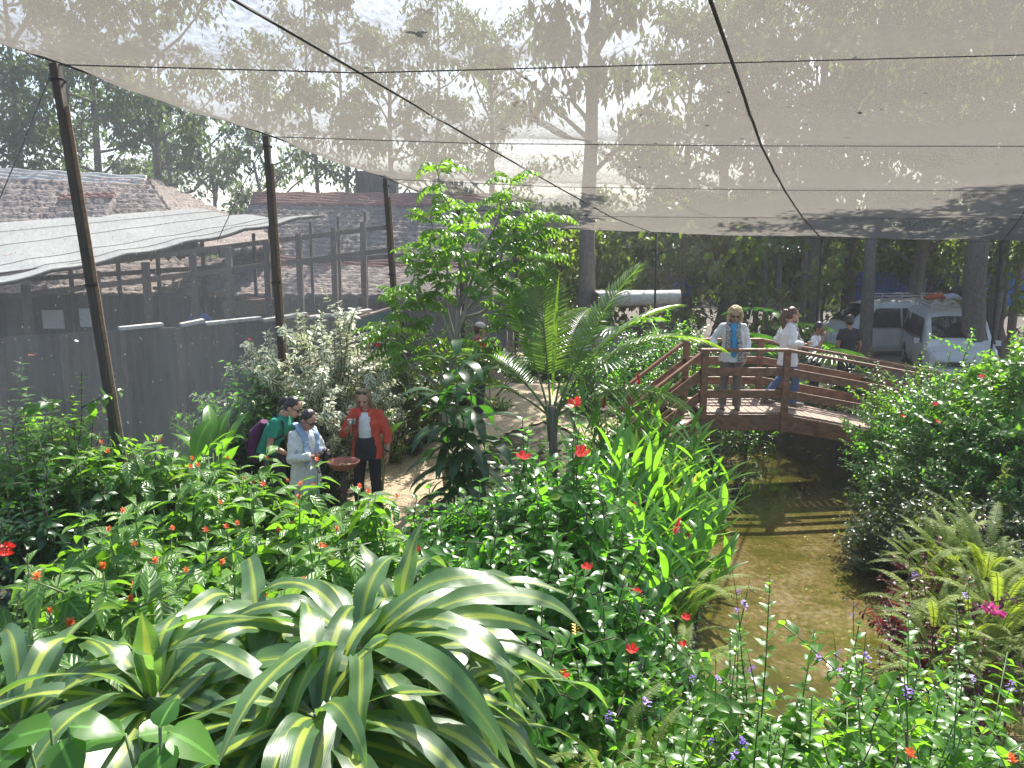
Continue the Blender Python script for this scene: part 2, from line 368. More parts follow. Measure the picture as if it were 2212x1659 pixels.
def strap(P0, az, th0, L, W, bend, rows=12, twist=0.0, wave=0.0, prof=None, fold=0.16, tint=0.5, rng=None, side=0.0, neck=0.3):
    """one long curving leaf: starts at elevation th0 (rad), bends down by `bend`, sways sideways by `side`"""
    s = np.linspace(0, 1, rows)
    th = th0 - bend * s ** 1.3; aa = az + side * s
    step = L / (rows - 1)
    d = np.stack([np.cos(th) * np.sin(aa), np.cos(th) * np.cos(aa), np.sin(th)], 1)
    C = np.asarray(P0, float) + np.concatenate([np.zeros((1, 3)), np.cumsum(d[:-1] * step, 0)])
    x = np.stack([np.cos(aa), -np.sin(aa), np.zeros(rows)], 1)
    n = np.cross(x, d)
    tw = twist * s
    x2 = x * np.cos(tw)[:, None] + n * np.sin(tw)[:, None]; n2 = np.cross(x2, d)
    w = (prof(s) if prof else (neck + (1 - neck) * np.sin(np.pi * np.clip(s * 1.02, 0, 1)) ** 0.75) * (1 - s ** 7)) * W / 2
    w = np.maximum(w, 0.0006)
    ph = 0 if rng is None else rng.uniform(0, 6.3)
    wz = wave * w * np.sin(s * 17 + ph); wz2 = wave * w * np.sin(s * 15 + ph + 2.0)
    A = C - x2 * w[:, None] + n2 * (fold * w + wz)[:, None]
    B = C + x2 * w[:, None] + n2 * (fold * w + wz2)[:, None]
    V = np.stack([A, C, B], 1).reshape(-1, 3)
    U = np.stack([np.stack([np.zeros(rows), s], 1), np.stack([np.full(rows, .5), s], 1), np.stack([np.ones(rows), s], 1)], 1).reshape(-1, 2)
    i = np.arange(rows - 1)[:, None] * 3
    T = np.concatenate([i + np.array(q) for q in ((0, 1, 4), (0, 4, 3), (1, 2, 5), (1, 5, 4))])
    return [V, T, U, np.full(len(V), tint)]

def stems(rng, h, r, n, side=2, droop=0.12, spread=0.25, pts=7, wob=0.05):
    """woody shoots of a shrub: list of point arrays with a 'level' (0 main, 1 side)"""
    out = []
    for k in range(n):
        a = 2 * np.pi * (k + rng.uniform(0, 1)) / n if n > 3 else rng.uniform(0, 6.28)
        q = math.sqrt(rng.uniform(0.02, 1)); o = np.array([math.cos(a), math.sin(a), 0])
        if k == 0: q = 0.12
        hk = h * ((1 - 0.30 * q ** 2.2) * rng.uniform(0.82, 1.0) if k else 1.0)
        s = np.linspace(0, 1, pts)
        b = o * r * spread * q
        P = b + o[None] * (r * q * (1 - spread) * s ** 1.25)[:, None] + np.array([0, 0, 1.0])[None] * (hk * (s - droop * q * s ** 4) / (1 - 0))[:, None]
        P[1:] += rng.normal(0, wob * r, (pts - 1, 3)) * np.array([1, 1, 0.4])
        out.append((P, 0))
        for j in range(side):
            t = rng.uniform(0.30, 0.9); i = t * (pts - 1); i0 = int(i)
            c = P[i0] + (P[min(i0 + 1, pts - 1)] - P[i0]) * (i - i0)
            aa = a + rng.normal(0, 1.1); L = h * rng.uniform(0.16, 0.34) * (1.15 - 0.5 * t)
            dd = np.array([math.cos(aa), math.sin(aa), rng.uniform(0.35, 1.1)]); dd /= np.linalg.norm(dd)
            ss = np.linspace(0, 1, 4)
            Q = c + dd[None] * (L * ss)[:, None] + np.array([0, 0, -0.12 * L])[None] * (ss ** 2)[:, None]
            out.append((Q, 1))
    return out
def shrub_leaves(rng, st, t, size, gap, h, leaf_from=0.3, pair=2, lift=0.25, sag=0.35, bias=0.0, tipsmall=0.45):
    Ps, Ds, Ns, Ss, Cs, tips = [], [], [], [], [], []
    for P, lv in st:
        seg = np.linalg.norm(np.diff(P, axis=0), axis=1); cum = np.concatenate([[0], np.cumsum(seg)]); L = cum[-1]
        a0 = leaf_from if lv == 0 else 0.12
        m = max(2, int(L * (1 - a0) / gap))
        ss = a0 + (1 - a0) * (np.arange(m) + rng.uniform(0, 0.7, m)) / m; ss = np.clip(ss, 0, 1) * L
        pos = np.stack([np.interp(ss, cum, P[:, q]) for q in range(3)], 1)
        tg = unit(np.stack([np.interp(ss + 0.02, cum, P[:, q]) - np.interp(ss - 0.02, cum, P[:, q]) for q in range(3)], 1) + 1e-5)
        phi = rng.uniform(0, 6.28) + np.arange(m) * 1.57
        end = ss / L
        for k in range(pair):
            a = phi + k * 2 * np.pi / pair + rng.normal(0, 0.35, m)
            rad = np.stack([np.cos(a), np.sin(a), np.zeros(m)], 1)
            rad = unit(rad - tg * (rad * tg).sum(1, keepdims=True))
            el = lift + 0.55 * end ** 6 + rng.normal(0, 0.18, m)
            D = unit(rad + tg * el[:, None] + np.array([0, 0, -1.0]) * (sag * (1 - end ** 6) * rng.uniform(0.5, 1.3, m))[:, None])
            Nn = unit(tg * 0.6 + np.array([0, 0, 0.8]) + rng.normal(0, 0.22, (m, 3)))
            Ps.append(pos); Ds.append(D); Ns.append(Nn)
            Ss.append(size * rng.uniform(0.72, 1.15, m) * (1 - tipsmall * end ** 5))
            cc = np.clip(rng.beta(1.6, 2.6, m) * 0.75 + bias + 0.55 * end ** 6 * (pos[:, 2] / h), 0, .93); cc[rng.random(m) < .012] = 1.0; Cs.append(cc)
        tips.append(P[-1])
    Ps, Ds, Ns = map(np.concatenate, (Ps, Ds, Ns))
    return place(t, Ps, Ds, Ns, np.concatenate(Ss), np.concatenate(Cs)), np.array(tips)
def stem_paths(st, r0):
    return [(P, np.linspace(r0 * (1 if lv == 0 else 0.5), r0 * 0.35, len(P))) for P, lv in st]

FL = {}
def flower_mesh(kind):
    """flower meshes shared by the plants that carry them"""
    if kind in FL: return FL[kind]
    rng = np.random.default_rng(hash_(kind)); parts = []
    if kind == 'hibiscus':
        a = np.arange(5) * 1.2566; D = np.stack([np.cos(a), np.sin(a), np.full(5, .35)], 1)
        parts.append(place(L_PETAL, np.zeros((5, 3)), D, np.tile([0, 0, 1.0], (5, 1)) - D * .3, 0.068, rng.uniform(0, 1, 5)))
        parts.append(strap((0, 0, 0), 0.3, 1.1, 0.07, 0.006, 0.3, rows=4, tint=1.0)); m = M['fl_red']
    elif kind == 'ginger':
        n = 34; z = np.linspace(0, 0.16, n); a = np.arange(n) * 2.4
        P = np.stack([np.zeros(n), np.zeros(n), z], 1); D = np.stack([np.cos(a), np.sin(a), 0.9 + z * 6], 1)
        parts.append(place(L_OVATE, P, D, np.stack([-np.cos(a), -np.sin(a), np.ones(n)], 1), 0.05 * (1.1 - z * 3.5), rng.uniform(0, 1, n))); m = M['fl_crim']
    elif kind == 'orange':
        n = 13; a = np.arange(n) * 2.4; z = np.linspace(0, 0.03, n)
        P = np.stack([np.zeros(n), np.zeros(n), z], 1); D = np.stack([np.cos(a), np.sin(a), 0.5 + z * 40], 1)
        parts.append(place(L_OVATE, P, D, np.stack([-np.cos(a), -np.sin(a), np.ones(n)], 1), 0.034, rng.uniform(0, 1, n))); m = M['fl_org']
    elif kind == 'cluster':
        n = 60; q = unit(rng.normal(0, 1, (n, 3))); q[:, 2] = np.abs(q[:, 2])
        parts.append(place(L_SMALL, q * 0.035 * np.array([1, 1, .5]), q, np.roll(q, 1, 1), 0.022, rng.uniform(0, 1, n))); m = M['fl_red']
    elif kind == 'pink':
        n = 26; q = unit(rng.normal(0, 1, (n, 3))); q[:, 2] = np.abs(q[:, 2])
        parts.append(place(L_SMALL, q * 0.015, q, np.roll(q, 1, 1), 0.03, rng.uniform(0, 1, n))); m = M['fl_pink']
    elif kind == 'yellow':
        n = 8; z = np.linspace(0, 0.09, n); a = np.arange(n) * 3.14
        P = np.stack([np.zeros(n), np.zeros(n), z], 1); D = np.stack([np.cos(a), 0.2 * np.sin(a), np.full(n, 0.9)], 1)
        parts.append(place(L_OVATE, P, D, np.stack([-np.cos(a), np.ones(n) * .3, np.ones(n)], 1), 0.05, rng.uniform(0, 1, n))); m = M['fl_yel']
    elif kind == 'purple':
        n = 12; z = rng.uniform(0.16, 0.2, n); a = np.arange(n) * 2.4
        P = np.stack([np.cos(a) * .004, np.sin(a) * .004, z], 1); D = np.stack([np.cos(a), np.sin(a), np.full(n, .3)], 1)
        parts.append(place(L_SMALL, P, D, np.tile([0, 0, 1.0], (n, 1)), 0.016, rng.uniform(0, 1, n)))
        parts.append(strap((0, 0, 0), 0.5, 1.45, 0.30, 0.006, 0.25, rows=6, tint=0.0)); m = [M['fl_pur'], M['greenstem']]; nst = len(parts[-1][1])
    V, T, U, C = merge(parts)
    o = mesh_np('flower', V, T, m, uv=U, tint=C, tm=(np.arange(len(T)) >= len(T) - nst).astype(np.int32) if kind == 'purple' else None); me = o.data
    bpy.data.objects.remove(o); FL[kind] = me; return me
def hash_(s): return sum((i + 1) * ord(c) for i, c in enumerate(s)) % 99991
def add_flower(root, kind, p, scale=1.0, rng=None, tilt=0.5, name='flower'):
    o = link(name, flower_mesh(kind), root); o.location = p; o.scale = (scale,) * 3
    r = rng or np.random.default_rng(int(abs(p[0] * 977 + p[2] * 331)))
    # flowers look a little towards the open side
    o.rotation_euler = (tilt * r.uniform(0.2, 1.0), r.uniform(-tilt, tilt) * 0.6, r.uniform(0, 6.28) if kind != 'hibiscus' else r.uniform(-0.6, 0.6))
    return o
# ---------------------------------------------------------------- ground, water, path
def build_ground():
    xs = np.concatenate([[-900, -400, -150, -70, -40, -28, -20, -15], np.arange(-12, 14.01, 0.22), [16, 20, 28, 40, 70, 150, 400, 900]])
    ys = np.concatenate([[-60, -20, -8], np.arange(-3, 26.01, 0.22), [28, 32, 38, 46, 60, 90, 150, 300, 600, 1500]])
    X, Y = np.meshgrid(xs, ys); Z = g(X, Y)
    V = np.stack([X, Y, Z], -1).reshape(-1, 3); nx = len(xs)
    i = (np.arange(len(ys) - 1)[:, None] * nx + np.arange(nx - 1)[None]).ravel()
    T = np.stack([i, i + 1, i + nx + 1, i + nx], 1)
    o = mesh_np('ground', V, T, M['soil']); tag(o, kind='structure')
build_ground()
def strip(name, pts, wid, m, lift, zfix=None, n=90, cross=7, seed=1):
    rng = np.random.default_rng(seed)
    P = np.array(pts, float); d = np.concatenate([[0], np.cumsum(np.linalg.norm(np.diff(P, axis=0), axis=1))])
    s = np.linspace(0, d[-1], n); c = np.stack([np.interp(s, d, P[:, 0]), np.interp(s, d, P[:, 1])], 1)
    for _ in range(6): c[1:-1] = (c[:-2] + c[1:-1] * 2 + c[2:]) / 4
    t = unit(np.gradient(c, axis=0)); nrm = np.stack([t[:, 1], -t[:, 0]], 1)
    e = np.linspace(-1, 1, cross)
    jit = 1 + 0.10 * np.sin(s * 3.1)[:, None] * (np.abs(e) > .99)[None] + rng.normal(0, 0.03, (n, cross)) * (np.abs(e) > .99)[None]
    XY = c[:, None] + nrm[:, None] * (e[None] * wid / 2 * jit)[:, :, None]
    Z = g(XY[..., 0], XY[..., 1]) + lift if zfix is None else np.full(XY.shape[:2], zfix)
    V = np.concatenate([XY, Z[..., None]], -1).reshape(-1, 3)
    i = (np.arange(n - 1)[:, None] * cross + np.arange(cross - 1)[None]).ravel()
    T = np.stack([i, i + 1, i + cross + 1, i + cross], 1)
    return tag(mesh_np(name, V, T, m), kind='structure')
strip('gravel_path', [(-2.9, 6.8), (-2.2, 9), (-1.9, 11.5), (-1.3, 13.3), (-.2, 14.9), (.35, 17.5), (.6, 21)], 1.9, M['gravel'], 0.03, n=140, cross=13)
strip('gravel_path', [(-.1, 15.4), (1.0, 14.6), (1.9, 13.5)], 1.2, M['gravel'], 0.036, n=50, cross=9, seed=2)
strip('parking_ground', [(-4, 25.6), (30, 24.0)], 7.0, M['gravel'], 0.03, n=60, cross=7, seed=3)
def build_water():
    m, nt, b = newmat('water')
    n1 = noise(nt, 0.75, 5, 0.6); n2 = noise(nt, 16, 3, 0.6); n3 = noise(nt, 70, 2, 0.5)
    scum = N(nt, 'ShaderNodeMapRange'); scum.inputs[1].default_value = 0.42; scum.inputs[2].default_value = 0.60
    nt.links.new(mathn(nt, 'ADD', n1, mathn(nt, 'MULTIPLY', mathn(nt, 'SUBTRACT', n2, 0.5), 0.45)), scum.inputs[0])
    clear = ramp(nt, n1, [(0.3, (0.050, 0.050, 0.008)), (0.7, (0.085, 0.074, 0.014))])
    film = ramp(nt, n3, [(0.35, (0.090, 0.066, 0.020)), (0.7, (0.165, 0.118, 0.042))])
    nt.links.new(mixc(nt, scum.outputs[0], clear, film), b.inputs['Base Color'])
    fleck = mathn(nt, 'GREATER_THAN', n3, 0.60)
    nt.links.new(mathn(nt, 'ADD', mathn(nt, 'MULTIPLY', scum.outputs[0], 0.18), 0.025), b.inputs['Roughness'])
    b.inputs['Specular IOR Level'].default_value = 0.5
    bump(nt, b, mathn(nt, 'ADD', n2, mathn(nt, 'MULTIPLY', mathn(nt, 'MULTIPLY', n3, scum.outputs[0]), 0.6)), 0.07, 0.010)
    ys = np.arange(2.0, 27.0, 0.4)
    strip('stream_water', list(zip(np.interp(ys, SY, SX), ys)), 3.6, m, 0, zfix=WATER, n=120, cross=9)
build_water()

# ---------------------------------------------------------------- shade net enclosure
YW = [7.7, 11.0, 14.5, 18.0, 21.6]                      # depth of the cross wires
NETPX = [  # left edge, three long cables and the right-hand edge, where each meets a wire
    [(118, 132), (780, 150), (1583, 128), (2330, 108), (3100, 90)],
    [(575, 290), (1040, 305), (1645, 310), (2300, 311), (2900, 308)],
    [(832, 383), (1205, 400), (1695, 407), (2240, 409), (2800, 410)],
    [(990, 450), (1320, 465), (1735, 468), (2203, 471), (2700, 476)],
    [(1112, 484), (1418, 503), (1775, 513), (2165, 520), (2600, 530)]]
G = np.array([[at_y(px, py, y) for px, py in row] for row, y in zip(NETPX, YW)])    # wires x cables x 3
G = np.concatenate([(G[0] - (G[1] - G[0]) * np.array([1, 1, 0.95]))[None], G])      # one wire nearer, above the camera
G = np.concatenate([(G[0] - (G[1] - G[0]))[None], G])                               # and one behind it
NW, NC = G.shape[:2]
def net_point(i, j):
    i = min(max(i, 0), NW - 1.0001); j = min(max(j, 0), NC - 1.0001); a, b = int(i), int(j); u, v = i - a, j - b
    p = G[a, b] * (1 - u) * (1 - v) + G[a + 1, b] * u * (1 - v) + G[a, b + 1] * (1 - u) * v + G[a + 1, b + 1] * u * v
    return p
def build_net():
    root = thing('shade_net', 'translucent grey shade cloth stretched over the whole garden as a roof', 'shade net', tuple(G[2, 1]))
    o = np.array(root.location); sub = 12
    I = np.linspace(0, NW - 1, (NW - 1) * sub + 1); J = np.linspace(0, NC - 1, (NC - 1) * sub + 1)
    V = []
    for i in I:
        for j in J:
            p = net_point(i, j)
            # the cloth lies on the wires and long cables and hangs a little between them
            p = p + np.array([0, 0, 0.02 - 0.17 * abs(math.sin(math.pi * i)) ** .8 * (.35 + .65 * abs(math.sin(math.pi * j))) + 0.010 * math.sin(i * 19 + j * 7) + 0.008 * math.sin(j * 31 + i * 5)])
            V.append(p - o)
    nx = len(J); k = (np.arange(len(I) - 1)[:, None] * nx + np.arange(nx - 1)[None]).ravel()
    T = np.stack([k, k + nx, k + nx + 1, k + 1], 1)
    mesh_np('cloth', np.array(V), T, M['roofnet'], parent=root)
    # overlapping seams where two widths of cloth meet
    for (a, b) in (((2.1, 1.30), (6.0, 1.62)), ((3.2, 3.35), (6.0, 2.75))):
        s = np.linspace(0, 1, 50); A = []
        for t in s:
            i = a[0] + (b[0] - a[0]) * t; j = a[1] + (b[1] - a[1]) * t
            p = net_point(i, j) + np.array([0, 0, 0.02 - 0.17 * abs(math.sin(math.pi * i)) ** .8 * (.35 + .65 * abs(math.sin(math.pi * j))) + 0.010 * math.sin(i * 19 + j * 7) + 0.008 * math.sin(j * 31 + i * 5) - .012]) - o
            A += [p, p + np.array([0.16, 0, 0.0])]
        k = np.arange(49) * 2
        mesh_np('seam', np.array(A), np.stack([k, k + 2, k + 3, k + 1], 1), M['roofnet'], parent=root)
build_net()
def cable(name, pts, r, label, group=None, m='rope'):
    p0 = np.array(pts[len(pts) // 2]); o = tube_obj(name, [(np.array(pts) - p0, r)], M[m], sides=6)
    o.location = p0; tag(o, label, 'cable', group); return o
def dense(P, n=8, sag=0.0):
    P = np.array(P); t = np.arange(len(P)); s = np.linspace(0, len(P) - 1, (len(P) - 1) * n + 1)
    Q = np.stack([np.interp(s, t, P[:, k]) for k in range(3)], 1); Q[:, 2] -= sag * np.abs(np.sin(math.pi * s)); return Q
cable('edge_cable', dense(G[:, 0]) + [0, 0, .0], 0.013, 'dark cable along the left edge of the net roof, tied to the pole tops')
for j, lab in ((1, 'black rope under the net, running from the top left toward the small leafy tree'),
               (2, 'thickest black rope under the net, coming down from the top right of centre'),
               (3, 'black rope under the net that meets the far edge above the parked vans')):
    cable('support_cable', dense(G[:, j], 8) - [0, 0, .035], 0.017 if j == 2 else 0.012, lab, 'ropes under the net roof')
WL = ['wire across the net nearest to the camera', 'second wire across the net counted from the camera, tied to the second pole',
      'third wire across the net, meeting the third pole', 'fourth wire across the net, just above the far shaded strip',
      'last wire across the net, along its far edge']
for i in range(5):
    cable('cross_wire', dense(G[i + 2], 8) - [0, 0, .03], 0.0062, 'thin black ' + WL[i], 'wires across the net roof')
cable('guy_wire', [at_y(118, 140, 8.1), at_y(60, 285, 9.2), at_y(-5, 440, 10.5)], 0.008, 'thin guy wire running from the top of the nearest pole down to the left')
cable('guy_wire', [at_y(578, 300, 11.5), at_y(525, 400, 12.3), at_y(470, 520, 13.4)], 0.008, 'thin guy wire running down and left from the second pole')

# poles: tops tied at the wires, feet in the bed
def pole(i, foot, label, r=0.047):
    top = Vector(G[i + 2, 0]) - Vector((0, 0, .02)); y = foot[1]; f = Vector((foot[0], y, gz(foot[0], y) - .1))
    root = thing('net_pole', label, 'pole', f, group='timber poles along the left side of the net')
    bm = bmesh.new(); add_bar(bm, (0, 0, 0), top - f, r * 1.9, r * 1.5); bm_obj('post', bm, M['pole'], root, bevel=0.008)
    bm = bmesh.new(); q = top - f; add_bar(bm, q * 0.25 + Vector((r * 1.08, -.01, 0)), q * 0.93 + Vector((r * 1.08, -.01, 0)), r * 0.32, r * 0.9)
    bm_obj('lit_edge', bm, M['plank'], root, bevel=0.004)  # paler strip that paints in the sunlit right edge of the post
    for f_ in (0.97, 0.62): tube_obj('wire_tie', [(np.array([[math.cos(a) * r * 1.35, math.sin(a) * r * 1.2, .002 * a] for a in np.linspace(0, 12.5, 19)]) + np.array(q) * f_, 0.006)], M['rope'], root, 4)
pole(0, (-3.72, 7.65), 'nearest and tallest dark timber pole, leaning, at the left edge of the net')
pole(1, (-3.12, 10.95), 'dark timber pole behind the white-leaved shrub, second from the left', 0.05)
pole(2, (-2.02, 14.45), 'slim grey timber pole just left of the small leafy tree', 0.05)
pole(3, (-1.05, 17.95), 'timber pole mostly hidden behind the small leafy tree', 0.06)
pole(4, (.12, 21.55), 'farthest timber pole, at the corner of the net behind the palm', 0.06)
for j, lab in ((1, 'thin black post under the far edge of the net, right of the palm'), (2, 'thin black post under the far net edge, above the ponytailed woman'),
               (3, 'thin black post under the far net edge, rightmost, by the vans')):
    t = Vector(G[6, j]); f = Vector((t.x, t.y, gz(t.x, t.y) - .1))
    o = tube_obj('net_post', [([(0, 0, 0), (0.02, 0, (t.z - f.z) / 2), (0, 0, t.z - f.z)], 0.03)], M['rope'], sides=7); o.location = f
    tag(o, lab, 'post', 'thin posts under the far edge of the net')
def curtain(name, tops, m, label, sub=10, wav=0.035):
    tops = dense(tops, sub); V = []; n = len(tops); k = 14
    p0 = tops[n // 2].copy(); p0[2] = gz(p0[0], p0[1])
    for i, t in enumerate(tops):
        b = gz(t[0], t[1]) - 0.05
        for q in range(k):
            f = q / (k - 1); z = t[2] + (b - t[2]) * f
            V.append((t[0] + wav * math.sin(i * 1.9 + f * 3) * f, t[1] + wav * math.cos(i * 1.3 + f * 5) * f, z))
    i = (np.arange(n - 1)[:, None] * k + np.arange(k - 1)[None]).ravel()
    o = mesh_np(name, np.array(V) - p0, np.stack([i, i + 1, i + k + 1, i + k], 1), m); o.location = p0
    return tag(o, label, 'shade net')
curtain('side_net', G[1:, 0] - [0.02, 0, 0.0], M['sidenet'], 'dusty dark net curtain hanging as the left wall of the garden')
curtain('back_net', G[6, :] + [0, 0.06, -0.03], M['backnet'], 'thin see-through net curtain hanging below the far edge of the roof')
# dry leaves lying on the roof net
rng = np.random.default_rng(5); n = 150
P = []; 
for _ in range(n):
    i = rng.uniform(2.6, 6.0) if rng.random() < .8 else rng.uniform(2, 3); j = rng.uniform(0.3, 4)
    P.append(net_point(i, j) + np.array([0, 0, 0.05 - 0.17 * abs(math.sin(math.pi * i)) ** .8 * (.35 + .65 * abs(math.sin(math.pi * j)))]))
a = rng.uniform(0, 6.28, n)
o = leaf_obj('leaf_litter', [place(L_SMALL, P, np.stack([np.cos(a), np.sin(a), np.zeros(n)], 1), np.tile([0, 0, 1.0], (n, 1)), rng.uniform(.04, .11, n), 0.0)], M['twig'])
tag(o, kind='stuff'); o['label'] = 'dry leaves scattered on top of the net roof'; o['category'] = 'leaves'
o = leaf_obj('dead_leaf', [strap((0, 0, 0), a_, 0.2, .10, .07, .8, 5, fold=.3) for a_ in (0.2, 2.2, 4.4)], M['twig']); o.location = Vector(at_y(923, 42, 6.6)) + Vector((0, 0, .05))
tag(o, 'dark crumpled leaf caught alone on the net near the top of the picture', 'leaf')

# ---------------------------------------------------------------- neighbouring net house and its low wall
def build_net_house():
    A, B = at_y(-260, 663, 10.6), at_y(690, 461, 16.0)
    base = Vector((-5.5, 13.5, gz(-5.5, 13.5)))
    root = thing('net_house', 'neighbouring net house with a pale cloth roof on a weathered timber frame', 'shed', base)
    C, D = at_y(-260, 500, 17.5), at_y(420, 450, 20.5)
    n, k = 44, 16; V = []
    for i in range(n):
        s = i / (n - 1); f = A.lerp(B, s); r = C.lerp(D, s)
        for q in range(k):
            t = q / (k - 1); p = f.lerp(r, t)
            p.z += -0.05 * abs(math.sin(s * math.pi * 6.5)) * (1 - t) ** 2 + 0.03 * math.sin(t * math.pi * 5) - 0.10 * math.sin(t * math.pi)
            V.append(p - base)
    i = (np.arange(n - 1)[:, None] * k + np.arange(k - 1)[None]).ravel()
    roof = mesh_np('roof', np.array(V), np.stack([i, i + 1, i + k + 1, i + k], 1), M['clothroof'], parent=root)
    for t in (0.10, 0.30, 0.55, 0.8):      # stitched cords across the cloth
        pts = [Vector(V[q * k + int(t * (k - 1))]) + Vector((0, 0, .02)) for q in range(n)]
        tube_obj('cord', [(pts, 0.006)], M['frame'], roof, 4)
    hem = [Vector(V[q * k]) + Vector((0, 0, .0)) for q in range(n)]
    tube_obj('hem', [(hem, 0.03)], M['darkwall'], roof, 5)
    W0, W1 = Vector((-8.2, 11.2, 0)), Vector((-2.05, 15.6, 0))
    for s, e in ((.06, 0), (.12, .7), (.17, 0), (.24, .6), (.30, 0), (.345, .5), (.40, 0), (.45, .5), (.50, 0), (.54, .8), (.58, 0), (.62, .5), (.67, 0), (.71, .7), (.75, 0), (.80, .6), (.84, 0), (.88, .6), (.92, 0)):
        p = W0.lerp(W1, s) + Vector((-.35, .5 + e * 3.0, 0)); q = A.lerp(B, min(1, s * 0.98 + .02)); top = q.z - .06
        if e: top = q.z + .25
        bm = bmesh.new(); w_ = .06 if e else .105
        add_bar(bm, Vector((p.x, p.y, gz(p.x, p.y))) - base, Vector((p.x + .03, p.y, max(top, 2.5))) - base, w_, w_); bm_obj('frame_post', bm, M['frame'], root, bevel=.01)
    for z0, z1, e in ((2.66, 3.45, .45), (2.98, 3.9, .5), (2.95, 3.3, 3.2)):
        bm = bmesh.new(); a_ = W0 + Vector((-.35, e, z0)); b_ = W1 + Vector((-.35, e, z1)); add_bar(bm, a_ - base, b_ - base, .05, .09); bm_obj('rail', bm, M['frame'], root)
    bm = bmesh.new(); add_bar(bm, at_y(330, 622, 15.2) - base, at_y(600, 652, 16.0) - base, .05, .06); bm_obj('beam', bm, M['plank'], root)
    # inner screen of dark net behind the posts
    bm = bmesh.new(); v = [bm.verts.new(q - base) for q in (W0 + Vector((-.6, 2.4, 0)), W1 + Vector((-.9, 2.2, 0)), W1 + Vector((-.9, 2.2, 2.35)), W0 + Vector((-.6, 2.4, 2.75)))]
    bm.faces.new(v); bm_obj('screen', bm, M['darkwall'], root)
    bm = bmesh.new(); add_bar(bm, at_y(482, 668, 15.4) - base, at_y(600, 660, 15.9) - base, .08, .30); bm_obj('board', bm, M['plank'], root, bevel=.01)
    for px in (115, 190):
        bm = bmesh.new(); p = at_y(px, 690 - (px - 115) * .05, 13.2); add_box(bm, p - base, (.34 if px < 150 else .26, .03, .30)); bm_obj('notice', bm, M['paper'], root)
    bm = bmesh.new(); bmesh.ops.create_uvsphere(bm, u_segments=16, v_segments=10, radius=.27, matrix=Matrix.Translation(at_y(432, 712, 14.3) - base) @ Matrix.Diagonal((1, .8, 1.15, 1)))
    bm_obj('tank', bm, M['blue_tarp'], root, smooth=True)
build_net_house()
def build_low_wall():
    W0, W1 = Vector((-8.2, 11.2, 0)), Vector((-2.05, 15.6, 0)); base = W0.lerp(W1, .5); base.z = gz(base.x, base.y)
    root = thing('low_wall', 'low dark boarded wall with pale chipped coping slabs, beyond the left net', 'wall', base)
    bm = bmesh.new(); n = 9
    for i in range(n):
        a, b = W0.lerp(W1, i / n), W0.lerp(W1, (i + 1) / n - .006)
        add_bar(bm, a + Vector((0, 0, 1.05)) - base, b + Vector((0, 0, 1.05)) - base, .08, 2.36)
    bm_obj('panel', bm, M['darkwall'], root, bevel=.006)
    for i in range(n + 1):
        p = W0.lerp(W1, i / n) + Vector((.05, -.07, 0)); bm = bmesh.new(); add_bar(bm, p + Vector((0, 0, -.1)) - base, p + Vector((0, 0, 2.22)) - base, .10, .09); bm_obj('stud', bm, M['frame'], root, bevel=.008)
    rg = random.Random(4)
    for s0, s1, dz in ((.33, .415, .0), (.452, .50, .03), (.503, .625, .02), (.63, .735, .05), (.74, .80, .0), (.80, .90, .05), (.90, .985, .02)):
        bm = bmesh.new(); add_bar(bm, W0.lerp(W1, s0) + Vector((0, -.05, 2.265)) - base, W0.lerp(W1, s1) + Vector((0, -.05, 2.29 + dz)) - base, .22, .055)
        bm_obj('coping', bm, M['dirtywhite'], root, bevel=.006)
build_low_wall()
def build_gate_hut():
    p = at_y(812, 690, 15.0); base = Vector((p.x, p.y, gz(p.x, p.y)))
    root = thing('gate_shelter', 'dark timber gate frame with a green tarpaulin hanging under its small roof', 'gate', base)
    bm = bmesh.new(); add_bar(bm, at_y(770, 688, 15.2) - base, at_y(860, 662, 15.2) - base, .9, .05); bm_obj('roof', bm, M['plank'], root)
    a, b = at_y(770, 690, 14.72), at_y(858, 667, 14.72); V = []
    for i in range(14):
        t = i / 13; q = a.lerp(b, t)
        for k in range(5): V.append(q + Vector((0, .03 * math.sin(i * 1.7) * k / 4 + .012 * k, -.055 * k - .012 * math.sin(i * 2.3) * k / 4)) - base)
    i = (np.arange(13)[:, None] * 5 + np.arange(4)[None]).ravel()
    mesh_np('tarpaulin', np.array(V), np.stack([i, i + 5, i + 6, i + 1], 1), M['green_tarp'], parent=root)
    for px in (800, 838, 868):
        q = at_y(px, 690, 14.9); bm = bmesh.new(); add_bar(bm, Vector((q.x, q.y, gz(q.x, q.y))) - base, Vector((q.x, q.y, 2.15)) - base, .10, .10); bm_obj('gate_post', bm, M['pole'], root, bevel=.008)
    bm = bmesh.new(); add_bar(bm, at_y(760, 800, 14.85) - base, at_y(836, 775, 14.85) - base, .05, .07); bm_obj('gate_rail', bm, M['pole'], root)
    bm = bmesh.new(); q = at_y(818, 775, 14.98); add_box(bm, Vector((q.x, q.y, 1.0)) - base, (.55, .03, 1.9)); bm_obj('gate_panel', bm, M['darkwall'], root)
build_gate_hut()

